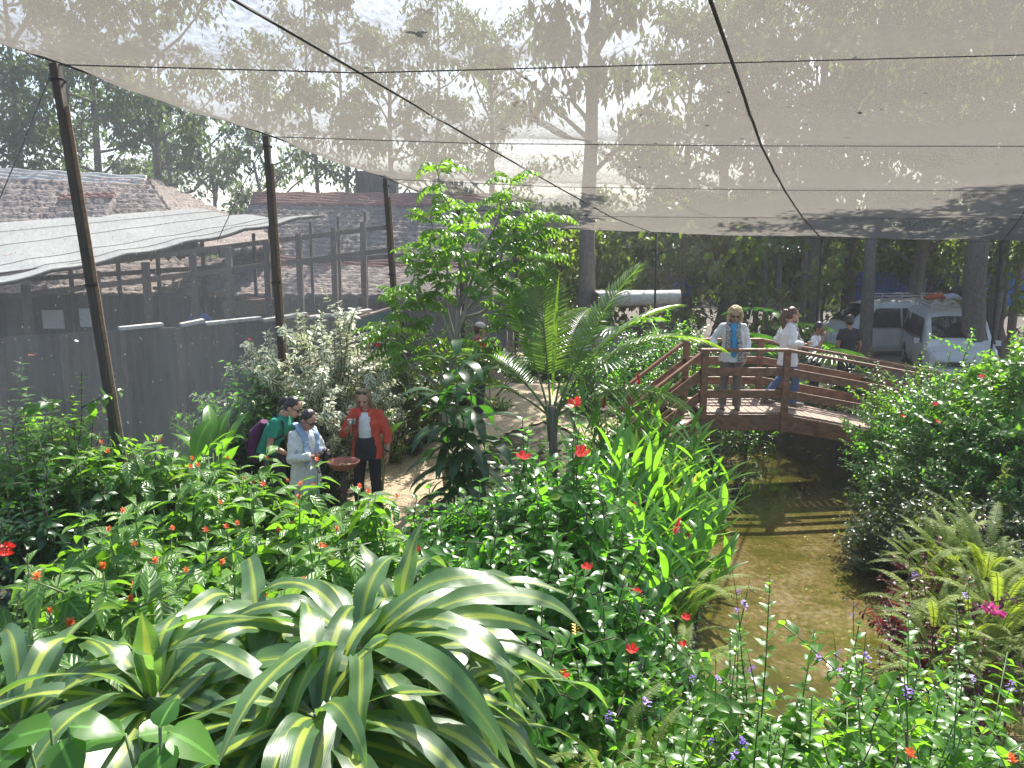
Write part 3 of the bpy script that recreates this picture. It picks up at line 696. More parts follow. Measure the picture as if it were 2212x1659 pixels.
# ---------------------------------------------------------------- thatched buildings
def thatch_slope(name, a, b, c, d, root, base, thick=.22, n=70, k=26, seed=0, fringe=True):
    """a-b ridge edge, d-c eaves edge; shaggy surface with real thickness and a ragged fringe"""
    rng = np.random.default_rng(seed); a, b, c, d = map(np.array, (a, b, c, d))
    nrm = np.cross(b - a, d - a); nrm = nrm / np.linalg.norm(nrm); nrm *= np.sign(nrm[2])
    V = np.zeros((n, k, 3))
    for i in range(n):
        for q in range(k):
            s, t = i / (n - 1), q / (k - 1)
            V[i, q] = (a * (1 - s) + b * s) * (1 - t) + (d * (1 - s) + c * s) * t
    row = (np.arange(k) % 3) / 3.0 * 0.10
    V += nrm * (row[None, :, None] + rng.normal(0, .016, (n, k, 1)) + thick * .5)
    if fringe: V[:, -1] += (d - a) / np.linalg.norm(d - a) * rng.uniform(0, .22, (n, 1))
    W = V - nrm * thick
    P = np.concatenate([V.reshape(-1, 3), W.reshape(-1, 3)]) - np.array(base); m_ = n * k
    i = (np.arange(n - 1)[:, None] * k + np.arange(k - 1)[None]).ravel()
    T = [np.stack([i, i + 1, i + k + 1, i + k], 1), np.stack([i, i + k, i + k + 1, i + 1], 1) + m_]
    e = np.arange(n - 1) * k + k - 1; T.append(np.stack([e, e + m_, e + k + m_, e + k], 1))
    e = np.arange(k - 1); T.append(np.stack([e, e + m_, e + 1 + m_, e + 1], 1)); e = e + (n - 1) * k; T.append(np.stack([e, e + 1, e + 1 + m_, e + m_], 1))
    return mesh_np(name, P, np.concatenate(T), M['thatch'], parent=root)
def tile_band(name, a, b, root, base, rows=5, m='ridgetile', w_=.16, h_=.075, drop=(0, -.10, -.075)):
    paths = []
    for r_ in range(rows):
        off = Vector(drop) * r_; A, B = Vector(a) + off, Vector(b) + off
        pts = [A.lerp(B, t) + Vector((0, 0, .02 * math.sin(t * 40 + r_))) - Vector(base) for t in np.linspace(0, 1, 40)]
        paths.append((pts, h_))
    return tube_obj(name, paths, M[m], root, 6)
def build_thatch_b():
    base = Vector((-5, 25, gz(-5, 25)))
    root = thing('thatched_building', 'two-tier thatched building with red ridge tiles, behind the slim poles', 'building', base)
    r0, r1 = at_y(552, 428, 26), at_y(1060, 432, 26); m0, m1 = at_y(480, 560, 23.6), at_y(1090, 580, 23.6)
    thatch_slope('upper_roof', r0, r1, m1, m0, root, base, seed=1, fringe=False, n=120, k=40)
    e0, e1 = at_y(-420, 640, 21.4), at_y(1110, 648, 21.4); k0, k1 = at_y(-420, 535, 23.7), at_y(1090, 584, 23.5)
    thatch_slope('lower_roof', k0, k1, e1, e0, root, base, seed=2, n=200, k=24)
    tile_band('ridge_tile', r0 + Vector((0, -.1, .12)), r1 + Vector((0, -.1, .12)), root, base, 5, h_=.08)
    q0, q1 = at_y(505, 561, 23.35), at_y(1000, 580, 23.35)
    tile_band('tile_band', q0 + Vector((0, 0, .1)), q1 + Vector((0, 0, .1)), root, base, 5, h_=.06)
    # dormer-like tiled chimney stump behind the ridge
    bm = bmesh.new(); add_box(bm, at_y(815, 405, 26.6) - base, (1.3, .6, 1.0)); bm_obj('vent_tower', bm, M['darkwall'], root, bevel=.03)
    bm = bmesh.new(); a, b = at_y(-420, 700, 22.2), at_y(1095, 700, 22.2)
    add_bar(bm, Vector((a.x, 22.3, 1.05)) - base, Vector((b.x, 22.3, 1.05)) - base, .15, 2.1); bm_obj('wall', bm, M['darkwall'], root)
    bm = bmesh.new(); v = [bm.verts.new(Vector(p) - base) for p in (r0, m0, Vector((m0.x, 28.4, m0.z)))]; bm.faces.new(v); bm_obj('gable', bm, M['thatch'], root)
build_thatch_b()
def build_thatch_a():
    base = Vector((-12, 22, gz(-12, 22)))
    root = thing('thatched_house', 'thatched house with a pale tiled ridge and hipped right end, at the far left', 'house', base)
    r0, r1 = at_y(-260, 366, 22), at_y(318, 396, 22)
    e0, e1 = at_y(-260, 560, 18.6), at_y(420, 545, 18.6)
    thatch_slope('front_roof', r0, r1, e1, e0, root, base, seed=3, n=110, k=40)
    b1 = Vector((e1.x + .5, 25.4, e1.z)); thatch_slope('hip_roof', r1, r1 + Vector((.05, .1, 0)), b1, e1, root, base, seed=4, n=40, k=36)
    tile_band('ridge_tile', r0 + Vector((0, -.05, .12)), r1 + Vector((0, -.05, .12)), root, base, 4, 'dirtywhite', h_=.085)
    a, b = at_y(112, 462, 19.4), at_y(232, 456, 19.4)
    d = thatch_slope('dormer', a + Vector((0, .5, .25)), b + Vector((0, .5, .25)), b + Vector((.05, -.25, -.25)), a + Vector((-.15, -.25, -.3)), root, base, seed=6, n=26, k=12)
    tile_band('dormer_ridge', a + Vector((0, .45, .42)), b + Vector((0, .45, .42)), root, base, 2, h_=.06)
    bm = bmesh.new(); add_box(bm, Vector(((e0.x + e1.x) / 2, 22, .9)) - base, (abs(e1.x - e0.x) - 1, 5, 1.9)); bm_obj('wall', bm, M['darkwall'], root)
build_thatch_a()

# ---------------------------------------------------------------- bridge
DZ, YN, YF = 0.90, 12.72, 13.95
def build_bridge():
    xl, xr, xe, ze = 3.06, 4.36, 8.6, 0.12
    base = Vector((3.7, 13.3, WATER))
    root = thing('footbridge', 'red-brown timber footbridge with plank deck and railings over the stream', 'bridge', base)
    sx, sz, sx0 = 2.05, 0.05, xl          # stairs run down to the left
    b = lambda *p: Vector(p) - base
    rg = random.Random(2)
    bm = bmesh.new()
    x = xl + .02
    while x < xr:                       # flat planks
        add_box(bm, b(x + .06, (YN + YF) / 2, DZ - .02 + rg.uniform(-.003, .003)), (.112, YF - YN + .04, .04)); x += .124
    ang = math.atan2(DZ - ze, xe - xr); L = math.hypot(xe - xr, DZ - ze); s = .06
    rot = Matrix.Rotation(ang, 3, 'Y')
    while s < L:
        p = Vector((xr + s * math.cos(ang), (YN + YF) / 2, DZ - .02 - s * math.sin(ang) + rg.uniform(-.003, .003))); add_box(bm, p - base, (.112, YF - YN + .04, .04), rot); s += .124
    bm_obj('deck', bm, M['deckwood'], root, bevel=.004)
    bm = bmesh.new()
    for k in range(4): add_box(bm, b(xl - .13 - k * .25, (YN + YF) / 2, DZ - .02 - (k + 1) * .19), (.27, YF - YN - .02, .04))
    bm_obj('steps', bm, M['deckwood'], root, bevel=.004)
    for y in (YN - .03, YF + .03):
        bm = bmesh.new(); add_bar(bm, b(xl - .02, y, DZ - .16), b(xr + .02, y, DZ - .16), .06, .26)
        add_bar(bm, b(xr + .02, y, DZ - .17), b(xe, y, ze - .17), .06, .26)
        add_bar(bm, b(xl - .02, y, DZ - .16), b(xl - 1.05, y, DZ - .16 - .82), .06, .24); bm_obj('stringer', bm, M['redwood'], root, bevel=.006)
        yo = y - .05 if y < 13 else y + .05
        posts = [(xl, DZ), (xr, DZ), (xr + 2.1, DZ - 2.1 * math.tan(ang)), (xe - .1, ze), (xl - 1.0, DZ - .80)]
        for px_, pz in posts:
            bm = bmesh.new(); add_box(bm, b(px_, yo, pz + .34), (.105, .075, 1.30)); bm_obj('post', bm, M['redwood'], root, bevel=.008)
        for h, hh in ((1.015, .05), (.66, .135), (.30, .135)):
            bm = bmesh.new(); w_ = .115 if hh < .1 else .04; yy = yo if hh < .1 else (y + .005 if y < 13 else y - .005)
            add_bar(bm, b(xl - .07, yy, DZ + h), b(xr, yy, DZ + h), w_, hh)
            add_bar(bm, b(xr, yy, DZ + h), b(xe, yy, ze + h), w_, hh, ext=.02)
            add_bar(bm, b(xl - .0, yy, DZ + h - .01), b(xl - 1.15, yy, DZ + h - .01 - .92), w_, hh)
            bm_obj('handrail' if hh < .1 else 'rail', bm, M['redwood'], root, bevel=.006)
    for y in (YN + .1, YF - .1):
        for x_ in (xl - .75, xe - .5):
            bm = bmesh.new(); add_box(bm, b(x_, y, 0.05), (.12, .12, 1.4)); bm_obj('pile', bm, M['redwood'], root)
build_bridge()
# ---------------------------------------------------------------- people: one continuous body each, clothes and hair as parts
def skinmat(n, c): 
    m, nt, b = newmat(n); f = noise(nt, 12, 3); nt.links.new(ramp(nt, f, [(.3, tuple(x * .85 for x in c)), (.7, c)]), b.inputs['Base Color'])
    setin(b, Roughness=.5); b.inputs['Subsurface Weight'].default_value = .08; b.inputs['Subsurface Radius'].default_value = (.02, .008, .004); return m
M['skin'] = skinmat('skin', (0.50, 0.27, 0.19)); M['skin_tan'] = skinmat('skin_tan', (0.30, 0.15, 0.09))
def cloth(n, c, c2=None, sc_=30): M[n] = mat(n, c, c2 or tuple(x * .8 for x in c), sc_, .85, .15, dist=.004)
cloth('c_red', (0.62, 0.075, 0.035)); cloth('c_white', (0.72, 0.72, 0.72)); cloth('c_black', (0.018, 0.018, 0.022)); cloth('c_teal', (0.01, 0.26, 0.17))
cloth('c_grey', (0.15, 0.14, 0.12)); cloth('c_jean', (0.07, 0.12, 0.26)); cloth('c_blue', (0.04, 0.30, 0.62)); cloth('c_purple', (0.10, 0.012, 0.085))
cloth('c_tee_red', (0.50, 0.02, 0.025)); cloth('c_cap', (0.52, 0.47, 0.40)); cloth('c_pale', (0.60, 0.64, 0.68)); cloth('c_dark', (0.03, 0.032, 0.045)); cloth('c_denim', (0.33, 0.44, 0.58), (0.22, 0.32, 0.48), 60)
M['c_scarf'] = mat('c_scarf', (0.55, 0.53, 0.48), (0.03, 0.03, 0.03), 26, .9, .2, stretch=(1, 1, 3.2), detail=1)
M['h_blond'] = mat('h_blond', (0.62, 0.48, 0.25), (0.40, 0.28, 0.12), 40, .55, .5); M['h_brown'] = mat('h_brown', (0.12, 0.055, 0.03), (0.05, 0.022, 0.013), 40, .4, .4, stretch=(3, 3, .6))
M['h_light'] = mat('h_light', (0.30, 0.19, 0.10), (0.17, 0.10, 0.055), 40, .45, .4, stretch=(3, 3, .5)); M['h_dark'] = mat('h_dark', (0.035, 0.025, 0.022), (0.012, 0.01, 0.01), 40, .35, .4, stretch=(3, 3, .6))
M['lip'] = mat('lip', (0.36, 0.10, 0.09)); M['eye'] = mat('eye', (0.03, 0.02, 0.015), rough=.2); M['shoe'] = mat('shoe', (0.22, 0.19, 0.16), (0.12, 0.10, 0.09), 20, .8); M['canvas'] = mat('canvas', (0.10, 0.07, 0.05), rough=.8)

class Blob:
    """closed solids that are welded into one continuous surface"""
    def __init__(s): s.bm = bmesh.new()
    def ell(s, c, r, rot=None, seg=20):
        Mx = Matrix.Translation(c)
        if rot is not None: Mx = Mx @ rot.to_4x4()
        bmesh.ops.create_uvsphere(s.bm, u_segments=seg, v_segments=max(8, seg // 2), radius=1, matrix=Mx @ Matrix.Diagonal((*r, 1)))
    def loft(s, pts, side=(1, 0, 0), k=18, p=2.0):
        """pts: (centre, half width along side, half depth); flat ends"""
        C = [Vector(q[0]) for q in pts]; rings = []
        for i, q in enumerate(pts):
            t = (C[min(i + 1, len(C) - 1)] - C[max(i - 1, 0)]).normalized()
            sd = Vector(side); sd = (sd - t * sd.dot(t))
            sd = sd.normalized() if sd.length > 1e-4 else t.orthogonal().normalized(); dp = t.cross(sd)
            ring = []
            for a in range(k):
                an = a * 2 * math.pi / k; ca, sa = math.cos(an), math.sin(an)
                ca = math.copysign(abs(ca) ** (2 / p), ca); sa = math.copysign(abs(sa) ** (2 / p), sa)
                ring.append(s.bm.verts.new(C[i] + sd * (q[1] * ca) + dp * (q[2] * sa)))
            rings.append(ring)
        for r0, r1 in zip(rings, rings[1:]):
            for a in range(k): s.bm.faces.new((r0[a], r0[(a + 1) % k], r1[(a + 1) % k], r1[a]))
        s.bm.faces.new(rings[0][::-1]); s.bm.faces.new(rings[-1])
    def limb(s, pts, k=14, ball=True):
        s.loft([(p, r, r) for p, r in pts], side=(0.3, 0.2, 0.93) if abs((Vector(pts[-1][0]) - Vector(pts[0][0])).normalized().z) < .7 else (1, 0, 0), k=k)
        if ball:
            for p, r in pts[1:-1]: s.ell(p, (r, r, r), seg=12)
    def build(s, name, m, parent, voxel=.008, smooth=3, wrinkle=0.0, wsize=.10):
        bmesh.ops.recalc_face_normals(s.bm, faces=s.bm.faces)
        me = bpy.data.meshes.new(name); s.bm.to_mesh(me); s.bm.free()
        o = bpy.data.objects.new('tmp', me); col.objects.link(o)
        r = o.modifiers.new('r', 'REMESH'); r.mode = 'VOXEL'; r.voxel_size = voxel; r.use_smooth_shade = True
        if wrinkle:
            tx = bpy.data.textures.new('folds', 'CLOUDS'); tx.noise_scale = wsize; tx.noise_depth = 2
            d = o.modifiers.new('d', 'DISPLACE'); d.texture = tx; d.strength = wrinkle; d.mid_level = .5; d.texture_coords = 'LOCAL'
        if smooth: q = o.modifiers.new('s', 'SMOOTH'); q.factor = .5; q.iterations = smooth
        dg = bpy.context.evaluated_depsgraph_get(); me2 = bpy.data.meshes.new_from_object(o.evaluated_get(dg))
        bpy.data.objects.remove(o); bpy.data.meshes.remove(me)
        me2.name = name; me2.materials.clear(); me2.materials.append(m)
        me2.polygons.foreach_set('use_smooth', np.ones(len(me2.polygons), dtype=bool))
        return link(name, me2, parent)

def hand(bl, wr, d, palm, s=1.0, curl=.5, thumb=1):
    """palm, four unequal bent fingers and a thumb from the side; d points along the hand, palm is the palm's facing"""
    d = Vector(d).normalized(); n = Vector(palm); n = (n - d * n.dot(d)).normalized(); x = d.cross(n)
    Mx = Matrix((x, d, n)).transposed(); c = Vector(wr)
    bl.ell(c + d * .045 * s, (.040 * s, .055 * s, .017 * s), Mx, 12)
    for i, L in enumerate((.070, .078, .072, .056)):
        o = (-1.5 + i) * .0205 * s * thumb; p = c + d * .085 * s + x * -o; a = 0; pts = [(p - d * .02 * s, .0095 * s)]
        q = p
        for sg in (.45, .32, .23):
            a += curl * (.75 if sg > .4 else .95); dd = d * math.cos(a) + n * math.sin(a); q = q + dd * (L * sg * s); pts.append((q, .0085 * s))
        bl.limb(pts, 8); bl.ell(q, (.008 * s,) * 3, seg=8)
    t0 = c + d * .025 * s + x * (.034 * s * thumb); t1 = t0 + (x * thumb * .7 + d * .7 + n * .35).normalized() * .035 * s; t2 = t1 + (d * .8 + n * .6).normalized() * .03 * s
    bl.limb([(t0 - x * thumb * .012 * s, .013 * s), (t1, .0105 * s), (t2, .009 * s)], 8); bl.ell(t2, (.009 * s,) * 3, seg=8)

def person(label, loc, yaw, J, hair='short', hairm='h_dark', skin='skin', top='c_white', top_kind='tee', pants='c_grey', shoe='shoe', face=True, glasses=None, extra=None, detail=True, hands=None, h=1.70, group=None):
    """J overrides the standing joints (facing +Y, right hand side +X), in metres for a 1.70 m body"""
    root = thing('person', label, 'person', loc, yaw, group)
    s = h / 1.70
    P = dict(pel=(0, 0, .93), wai=(0, .0, 1.08), che=(0, -.005, 1.27), nek=(0, -.01, 1.44), head=(0, .025, 1.585), fd=(0, 1, -.05),
             sr=(.165, -.005, 1.375), sl=(-.165, -.005, 1.375), er=(.235, -.03, 1.11), el=(-.235, -.03, 1.11), wr=(.235, .06, .87), wl=(-.235, .06, .87),
             hr=(.088, 0, .90), hl=(-.088, 0, .90), kr=(.10, .02, .49), kl=(-.10, .02, .49), ar=(.105, -.03, .085), al=(-.105, -.03, .085), tr=(.125, .13, .03), tl=(-.125, .13, .03))
    P.update(J); P = {k: Vector(v) * (1 if k == 'fd' else s) for k, v in P.items()}
    fd = P['fd'].normalized(); lat = fd.cross(Vector((0, 0, 1))).normalized(); up = lat.cross(fd)
    Hm = Matrix((lat, fd, up)).transposed(); hd = P['head']
    H = lambda x, y, z: hd + (lat * x + fd * y + up * z) * s
    sh = (P['sr'] - P['sl']).normalized()
    b = Blob()
    b.ell(H(0, -.008, .025), (.077 * s, .096 * s, .098 * s), Hm); b.ell(H(0, .022, -.045), (.060 * s, .070 * s, .075 * s), Hm); b.ell(H(0, .060, -.092), (.027 * s, .026 * s, .022 * s), Hm)
    b.limb([(H(0, .088, .012), .009 * s), (H(0, .108, -.028), .014 * s)], 8); b.ell(H(0, .106, -.03), (.015 * s, .014 * s, .011 * s), Hm, 10)
    for q in (-1, 1): b.ell(H(.077 * q, -.012, -.012), (.010 * s, .022 * s, .033 * s), Hm, 10); b.ell(H(.034 * q, .080, .022), (.024 * s, .012 * s, .008 * s), Hm, 8)
    b.ell(H(0, .086, -.062), (.026 * s, .010 * s, .010 * s), Hm, 8)
    b.limb([(P['nek'] - Vector((0, 0, .05)), .062 * s), (P['nek'] + Vector((0, 0, .02)), .054 * s), (H(0, -.02, -.05), .052 * s)])
    b.loft([(P['pel'], .150 * s, .105 * s), (P['wai'], .13 * s, .092 * s), (P['che'], .155 * s, .105 * s), (P['nek'] - Vector((0, 0, .04)), .10 * s, .06 * s)], sh)
    for q, S, E, W_ in (('r', 'sr', 'er', 'wr'), ('l', 'sl', 'el', 'wl')):
        b.limb([(P[S], .050 * s), (P[S].lerp(P[E], .5), .044 * s), (P[E], .037 * s), (P[E].lerp(P[W_], .35), .039 * s), (P[W_], .025 * s)])
        dflt = ((P[W_] - P[E]).normalized(), Vector((-1 if q == 'r' else 1, 0, 0)), .35)
        hd_ = (hands or {}).get(q, dflt)
        hand(b, P[W_], hd_[0], hd_[1], s, hd_[2], 1 if q == 'r' else -1)
    for a_, k_, n_ in (('hr', 'kr', 'ar'), ('hl', 'kl', 'al')):
        b.limb([(P[a_], .078 * s), (P[a_].lerp(P[k_], .5), .066 * s), (P[k_], .05 * s), (P[k_].lerp(P[n_], .3), .052 * s), (P[n_], .035 * s)])
    b.build('body', M[skin], root, .0062, 2)
    # trousers and shoes
    t = Blob(); t.loft([(P['wai'] - Vector((0, 0, .04)), .145 * s, .105 * s), (P['pel'] + Vector((0, 0, .02)), .170 * s, .122 * s), (P['pel'] - Vector((0, 0, .07)), .168 * s, .12 * s)], sh)
    for a_, k_, n_ in (('hr', 'kr', 'ar'), ('hl', 'kl', 'al')):
        t.limb([(P[a_] + Vector((0, 0, .03)), .092 * s), (P[a_].lerp(P[k_], .5), .086 * s), (P[k_], .073 * s), (P[n_] + (P[k_] - P[n_]) * .3, .070 * s), (P[n_] + Vector((0, 0, -.02)), .076 * s)])
    t.build('trousers', M[pants], root, .010, 3, .022, .09)
    for n_, t_ in (('ar', 'tr'), ('al', 'tl')):
        f = Blob(); d = (P[t_] - P[n_]); d.z = 0; d = d.normalized() if d.length > .01 else Vector((0, 1, 0))
        c = (P[n_] + P[t_]) / 2; c.z = min(P[n_].z - .085 * s, P[t_].z - .03 * s) + .042
        Mz = Matrix((d.cross(Vector((0, 0, 1))), d, Vector((0, 0, 1)))).transposed()
        f.ell(c, (.047 * s, .145 * s, .045 * s), Mz); f.ell(c - d * .07 + Vector((0, 0, .03)), (.042 * s, .06 * s, .05 * s), Mz); o = f.build('shoe', M[shoe], root, .008, 2)
    # top garment
    def torso(ex, zlow, flare=0.0):
        low = P['pel'].copy(); low.z = P['pel'].z + (zlow - .93) * s
        return [(low, (.178 + ex + flare) * s, (.128 + ex + flare) * s), (P['pel'].lerp(P['wai'], .5), (.165 + ex + flare * .6) * s, (.122 + ex) * s), (P['wai'], (.155 + ex + flare * .3) * s, (.115 + ex) * s),
                (P['che'], (.178 + ex) * s, (.128 + ex) * s), (P['nek'] - Vector((0, 0, .075)), (.140 + ex) * s, (.085 + ex) * s), (P['nek'] - Vector((0, 0, .015)), (.070 + ex) * s, (.058 + ex) * s)]
    def sleeve(bl, S, E, W_, upto, ex):
        r0, r1, r2 = (.052 + ex * .6) * s, (.052 + ex) * s, (.044 + ex) * s
        pts = [(P['che'].lerp(P[S], .75), r0 * .9), (P[S], r0)]
        if upto <= .5: pts += [(P[S].lerp(P[E], upto * 2), r1 * 1.08)]
        else: pts += [(P[S].lerp(P[E], .5), r1), (P[E], r1), (P[E].lerp(P[W_], (upto - .5) * 2), r2)]
        bl.limb(pts)
    k = Blob()
    for S in ('sr', 'sl'): k.limb([(P['nek'] - Vector((0, 0, .035 * s)), .052 * s), (P['nek'].lerp(P[S], .5) + Vector((0, 0, -.012)), .056 * s), (P[S], .052 * s)])
    if top_kind == 'tee':
        k.loft(torso(0, .90), sh); [sleeve(k, 'sr', 'er', 'wr', .32, .012), sleeve(k, 'sl', 'el', 'wl', .32, .012)]; k.build('shirt', M[top], root, .009, 3, .016, .08)
    elif top_kind in ('shirt', 'tunic', 'jacket', 'tunic34', 'jacket34'):
        zl = .72 if 'tunic' in top_kind else .80
        k.loft(torso(.012, zl, .03), sh); up_ = .74 if '34' in top_kind else .93
        sleeve(k, 'sr', 'er', 'wr', up_, .012); sleeve(k, 'sl', 'el', 'wl', up_, .012); k.build('jacket' if 'jacket' in top_kind else 'shirt', M[top], root, .009, 3, .030, .085)
    # hair
    hh = Blob()
    if hair != 'none':
        hh.ell(H(0, -.024, .042), (.086 * s, .096 * s, .094 * s), Hm); hh.ell(H(0, -.045, .0), (.083 * s, .078 * s, .09 * s), Hm)
        if hair == 'long':
            for q in (-1, 1): hh.limb([(H(.062 * q, .01, .07), .03 * s), (H(.086 * q, .012, -.01), .028 * s), (H(.092 * q, .012, -.10), .034 * s), (H(.085 * q, .0, -.165), .026 * s)])
            hh.limb([(H(0, -.07, 0), .07 * s), (H(0, -.08, -.10), .075 * s), (H(0, -.075, -.17), .05 * s)])
        if hair == 'pony':
            hh.limb([(H(0, -.10, .045), .030 * s), (H(0, -.135, .035), .038 * s), (H(.0, -.16, -.03), .036 * s), (H(.01, -.15, -.09), .016 * s)])
        if hair == 'longpony':
            hh.limb([(H(0, -.10, .05), .03 * s), (H(0, -.14, .03), .052 * s), (H(0.0, -.155, -.07), .050 * s), (H(0.0, -.135, -.17), .045 * s), (H(.0, -.115, -.27), .02 * s)])
        if hair == 'curly':
            rg = random.Random(3)
            for _ in range(150):
                a = rg.uniform(0, 6.28); e = rg.uniform(-1.0, 1.45); rr = 1.05
                x, y, z = math.cos(a) * math.cos(e) * .108, math.sin(a) * math.cos(e) * .100 - .02, math.sin(e) * .108 + .025
                if y > .045 and z < .085 and abs(x) < .072: continue
                hh.ell(H(x, y, z), (.024 * s,) * 3, seg=8)
            for q in (-1, 1):
                for _ in range(22): hh.ell(H(q * rg.uniform(.085, .118), rg.uniform(-.06, .03), rg.uniform(-.10, .03)), (.024 * s,) * 3, seg=8)
        hh.build('hair', M[hairm], root, .007, 1, .012, .03)
    if face:
        for q in (-1, 1):
            bm = bmesh.new(); bmesh.ops.create_uvsphere(bm, u_segments=10, v_segments=8, radius=.0105 * s, matrix=Matrix.Translation(H(.032 * q, .083, .004))); bm_obj('eye', bm, M['eye'], root, smooth=True)
            f = Blob(); f.ell(H(.033 * q, .087, .024), (.020 * s, .006 * s, .0045 * s), Hm, 10); f.build('eyebrow', M[hairm], root, .004, 1)
        f = Blob(); f.ell(H(0, .091, -.062), (.024 * s, .007 * s, .0075 * s), Hm, 10); f.build('mouth', M['lip'], root, .004, 1)
    if glasses:
        f = bmesh.new(); gy, gzz = {'worn': (.097, .006), 'head': (.05, .118)}[glasses]
        for q in (-1, 1):
            bmesh.ops.create_uvsphere(f, u_segments=12, v_segments=8, radius=1, matrix=Matrix.Translation(H(.034 * q, gy, gzz)) @ Hm.to_4x4() @ Matrix.Diagonal((.031 * s, .008 * s, .024 * s, 1)))
            add_bar(f, H(.064 * q, gy - .006, gzz + .006), H(.082 * q, gy - .09, gzz + .003), .004, .007)
        add_bar(f, H(-.012, gy + .003, gzz + .006), H(.012, gy + .003, gzz + .006), .005, .006); bm_obj('glasses', f, M['glass'], root, smooth=True)
    if extra: extra(root, P, H, s, sh, Hm)
    return root, P, H
def world(root, v): return Matrix.Translation(root.location) @ Matrix.Rotation(root.rotation_euler.z, 4, 'Z') @ Vector(v)
def on_ground(px, y, dz=0.0):
    x = at_y(px, 700, y).x; return Vector((x, y, gz(x, y) + .035 + dz))
def stand(px, py_head, py_low_y):  return None

# 1 woman in red
def ex_red(root, P, H, s, sh, Hm):
    k = Blob(); k.loft([((0, .07, 1.04), .085, .09), ((0, .075, 1.2), .092, .098), ((0, .065, 1.33), .082, .08), ((0, .045, 1.40), .06, .05)]); k.build('top', M['c_white'], root, .008, 3, .012, .06)
    k = Blob(); k.loft([((0, .045, .80), .165, .145), ((0, .05, .95), .155, .15), ((0, .05, 1.09), .125, .125)]); k.build('waistband', M['c_black'], root, .009, 2)
    for q in (-1, 1):
        c = Blob(); c.loft([((.05 * q, .095, 1.36), .016, .030), ((.085 * q, .055, 1.43), .018, .034), ((.05 * q, -.03, 1.475), .016, .028)], (0, 0, 1)); c.build('collar', M['c_red'], root, .007, 1)
    tube_obj('camera_strap', [([H(.055, -.04, -.10), H(.075, .03, -.15), (.10, .14, 1.30), (.08, .15, 1.05), (.10, .15, .92)], .007)], M['black'], root, 5)
    tube_obj('necklace', [([H(.05, -.0, -.13), (.03, .12, 1.36), (0, .135, 1.33), (-.03, .12, 1.36), H(-.05, 0, -.13)], .003)], M['steel'], root, 4)
    wl = P['wl']; tube_obj('wristwatch', [([wl + Vector((.031 * math.cos(a), .031 * math.sin(a), .03)) for a in np.linspace(0, 6.28, 11)], .011)], M['black'], root, 6)
r, P, H = person('woman in an open orange-red jacket and black trousers photographing with a compact camera', on_ground(785, 10.2), R(176),
    dict(fd=(.10, 1, -.42), head=(.01, .035, 1.58), er=(.30, .02, 1.12), wr=(.155, .235, 1.25), el=(-.265, -.04, 1.10), wl=(-.275, .03, .87), kr=(.12, .03, .49), kl=(-.11, .03, .49), ar=(.13, -.02, .085), al=(-.12, -.02, .085)),
    hair='long', hairm='h_light', top='c_red', top_kind='jacket34', pants='c_black', glasses='head', extra=ex_red, h=1.70,
    hands={'r': ((-.25, .35, .9), (-.75, -.1, -.1), .8)})
def compact_camera(loc, rz, label, big=False):
    root = thing('camera', label, 'camera', loc, rz); k = 1.0 if not big else 1.25
    bm = bmesh.new(); add_box(bm, (0, 0, 0), (.105 * k, .035 * k, .062 * k)); bm_obj('camera_body', bm, M['black'] if big else M['steel'], root, bevel=.006)
    bm = bmesh.new(); bmesh.ops.create_cone(bm, cap_ends=True, segments=20, radius1=.027 * k, radius2=.024 * k, depth=.05 * k if not big else .075, matrix=Matrix.Translation((0, .04 * k, -.004)) @ Matrix.Rotation(R(-90), 4, 'X')); bm_obj('lens', bm, M['black'] if big else M['steel'], root, bevel=.003)
    bm = bmesh.new(); add_box(bm, (-.03 * k, 0, .036 * k), (.018, .018, .012)); bm_obj('button', bm, M['black'], root)
    if big: bm = bmesh.new(); add_box(bm, (0, .004, .048), (.045, .04, .03)); bm_obj('viewfinder', bm, M['black'], root, bevel=.006)
    return root
p = world(r, (.12, .285, 1.335)); c = compact_camera(p, R(170), 'small silver compact camera held up by the woman in red'); c.rotation_euler = (R(-20), 0, R(172))

# 2 man in green with ponytail, leaning over
def ex_green(root, P, H, s, sh, Hm):
    c = Blob(); c.limb([(P['nek'] + Vector((0, -.06, .0)), .02), (P['nek'] + Vector((.07, .0, -.02)), .018), (P['nek'] + Vector((.04, .07, -.05)), .018)], ball=True); c.build('collar', M['c_teal'], root, .008, 1)
    tube_obj('backpack_strap', [([P['sr'] + Vector((-.05, -.09, -.02)), P['sr'] + Vector((-.05, .0, .075)), P['sr'] + Vector((-.05, .09, -.02)), P['che'] + Vector((.13, .13, -.06)), P['wai'] + Vector((.15, .02, .0))], .016)], M['c_dark'], root, 6)
r, P, H = person('man with a dark ponytail and teal green polo shirt leaning beside the pale-clothed photographer', on_ground(577, 9.75), R(-98),
    dict(pel=(0, -.10, .93), wai=(0, -.04, 1.09), che=(0, .06, 1.26), nek=(0, .15, 1.415), head=(-.01, .27, 1.52), fd=(.05, 1, -.55), sr=(.175, .11, 1.37), sl=(-.175, .13, 1.37), er=(.22, .05, 1.09), wr=(.16, .25, .98), el=(-.22, .1, 1.09), wl=(-.15, .3, .98)),
    hair='pony', hairm='h_dark', top='c_teal', top_kind='tee', pants='c_dark', glasses='worn', extra=ex_green, h=1.74)
root = thing('backpack', 'slim purple backpack on the back of the man in green', 'backpack', world(r, (0, -.18, 1.15)), R(-98))
k = Blob(); k.loft([((0, -.03, -.28), .12, .06), ((0, -.06, -.15), .15, .085), ((0, -.03, .08), .14, .08), ((0, .08, .22), .09, .04)]); k.build('bag', M['c_purple'], root, .01, 3, .02, .08)
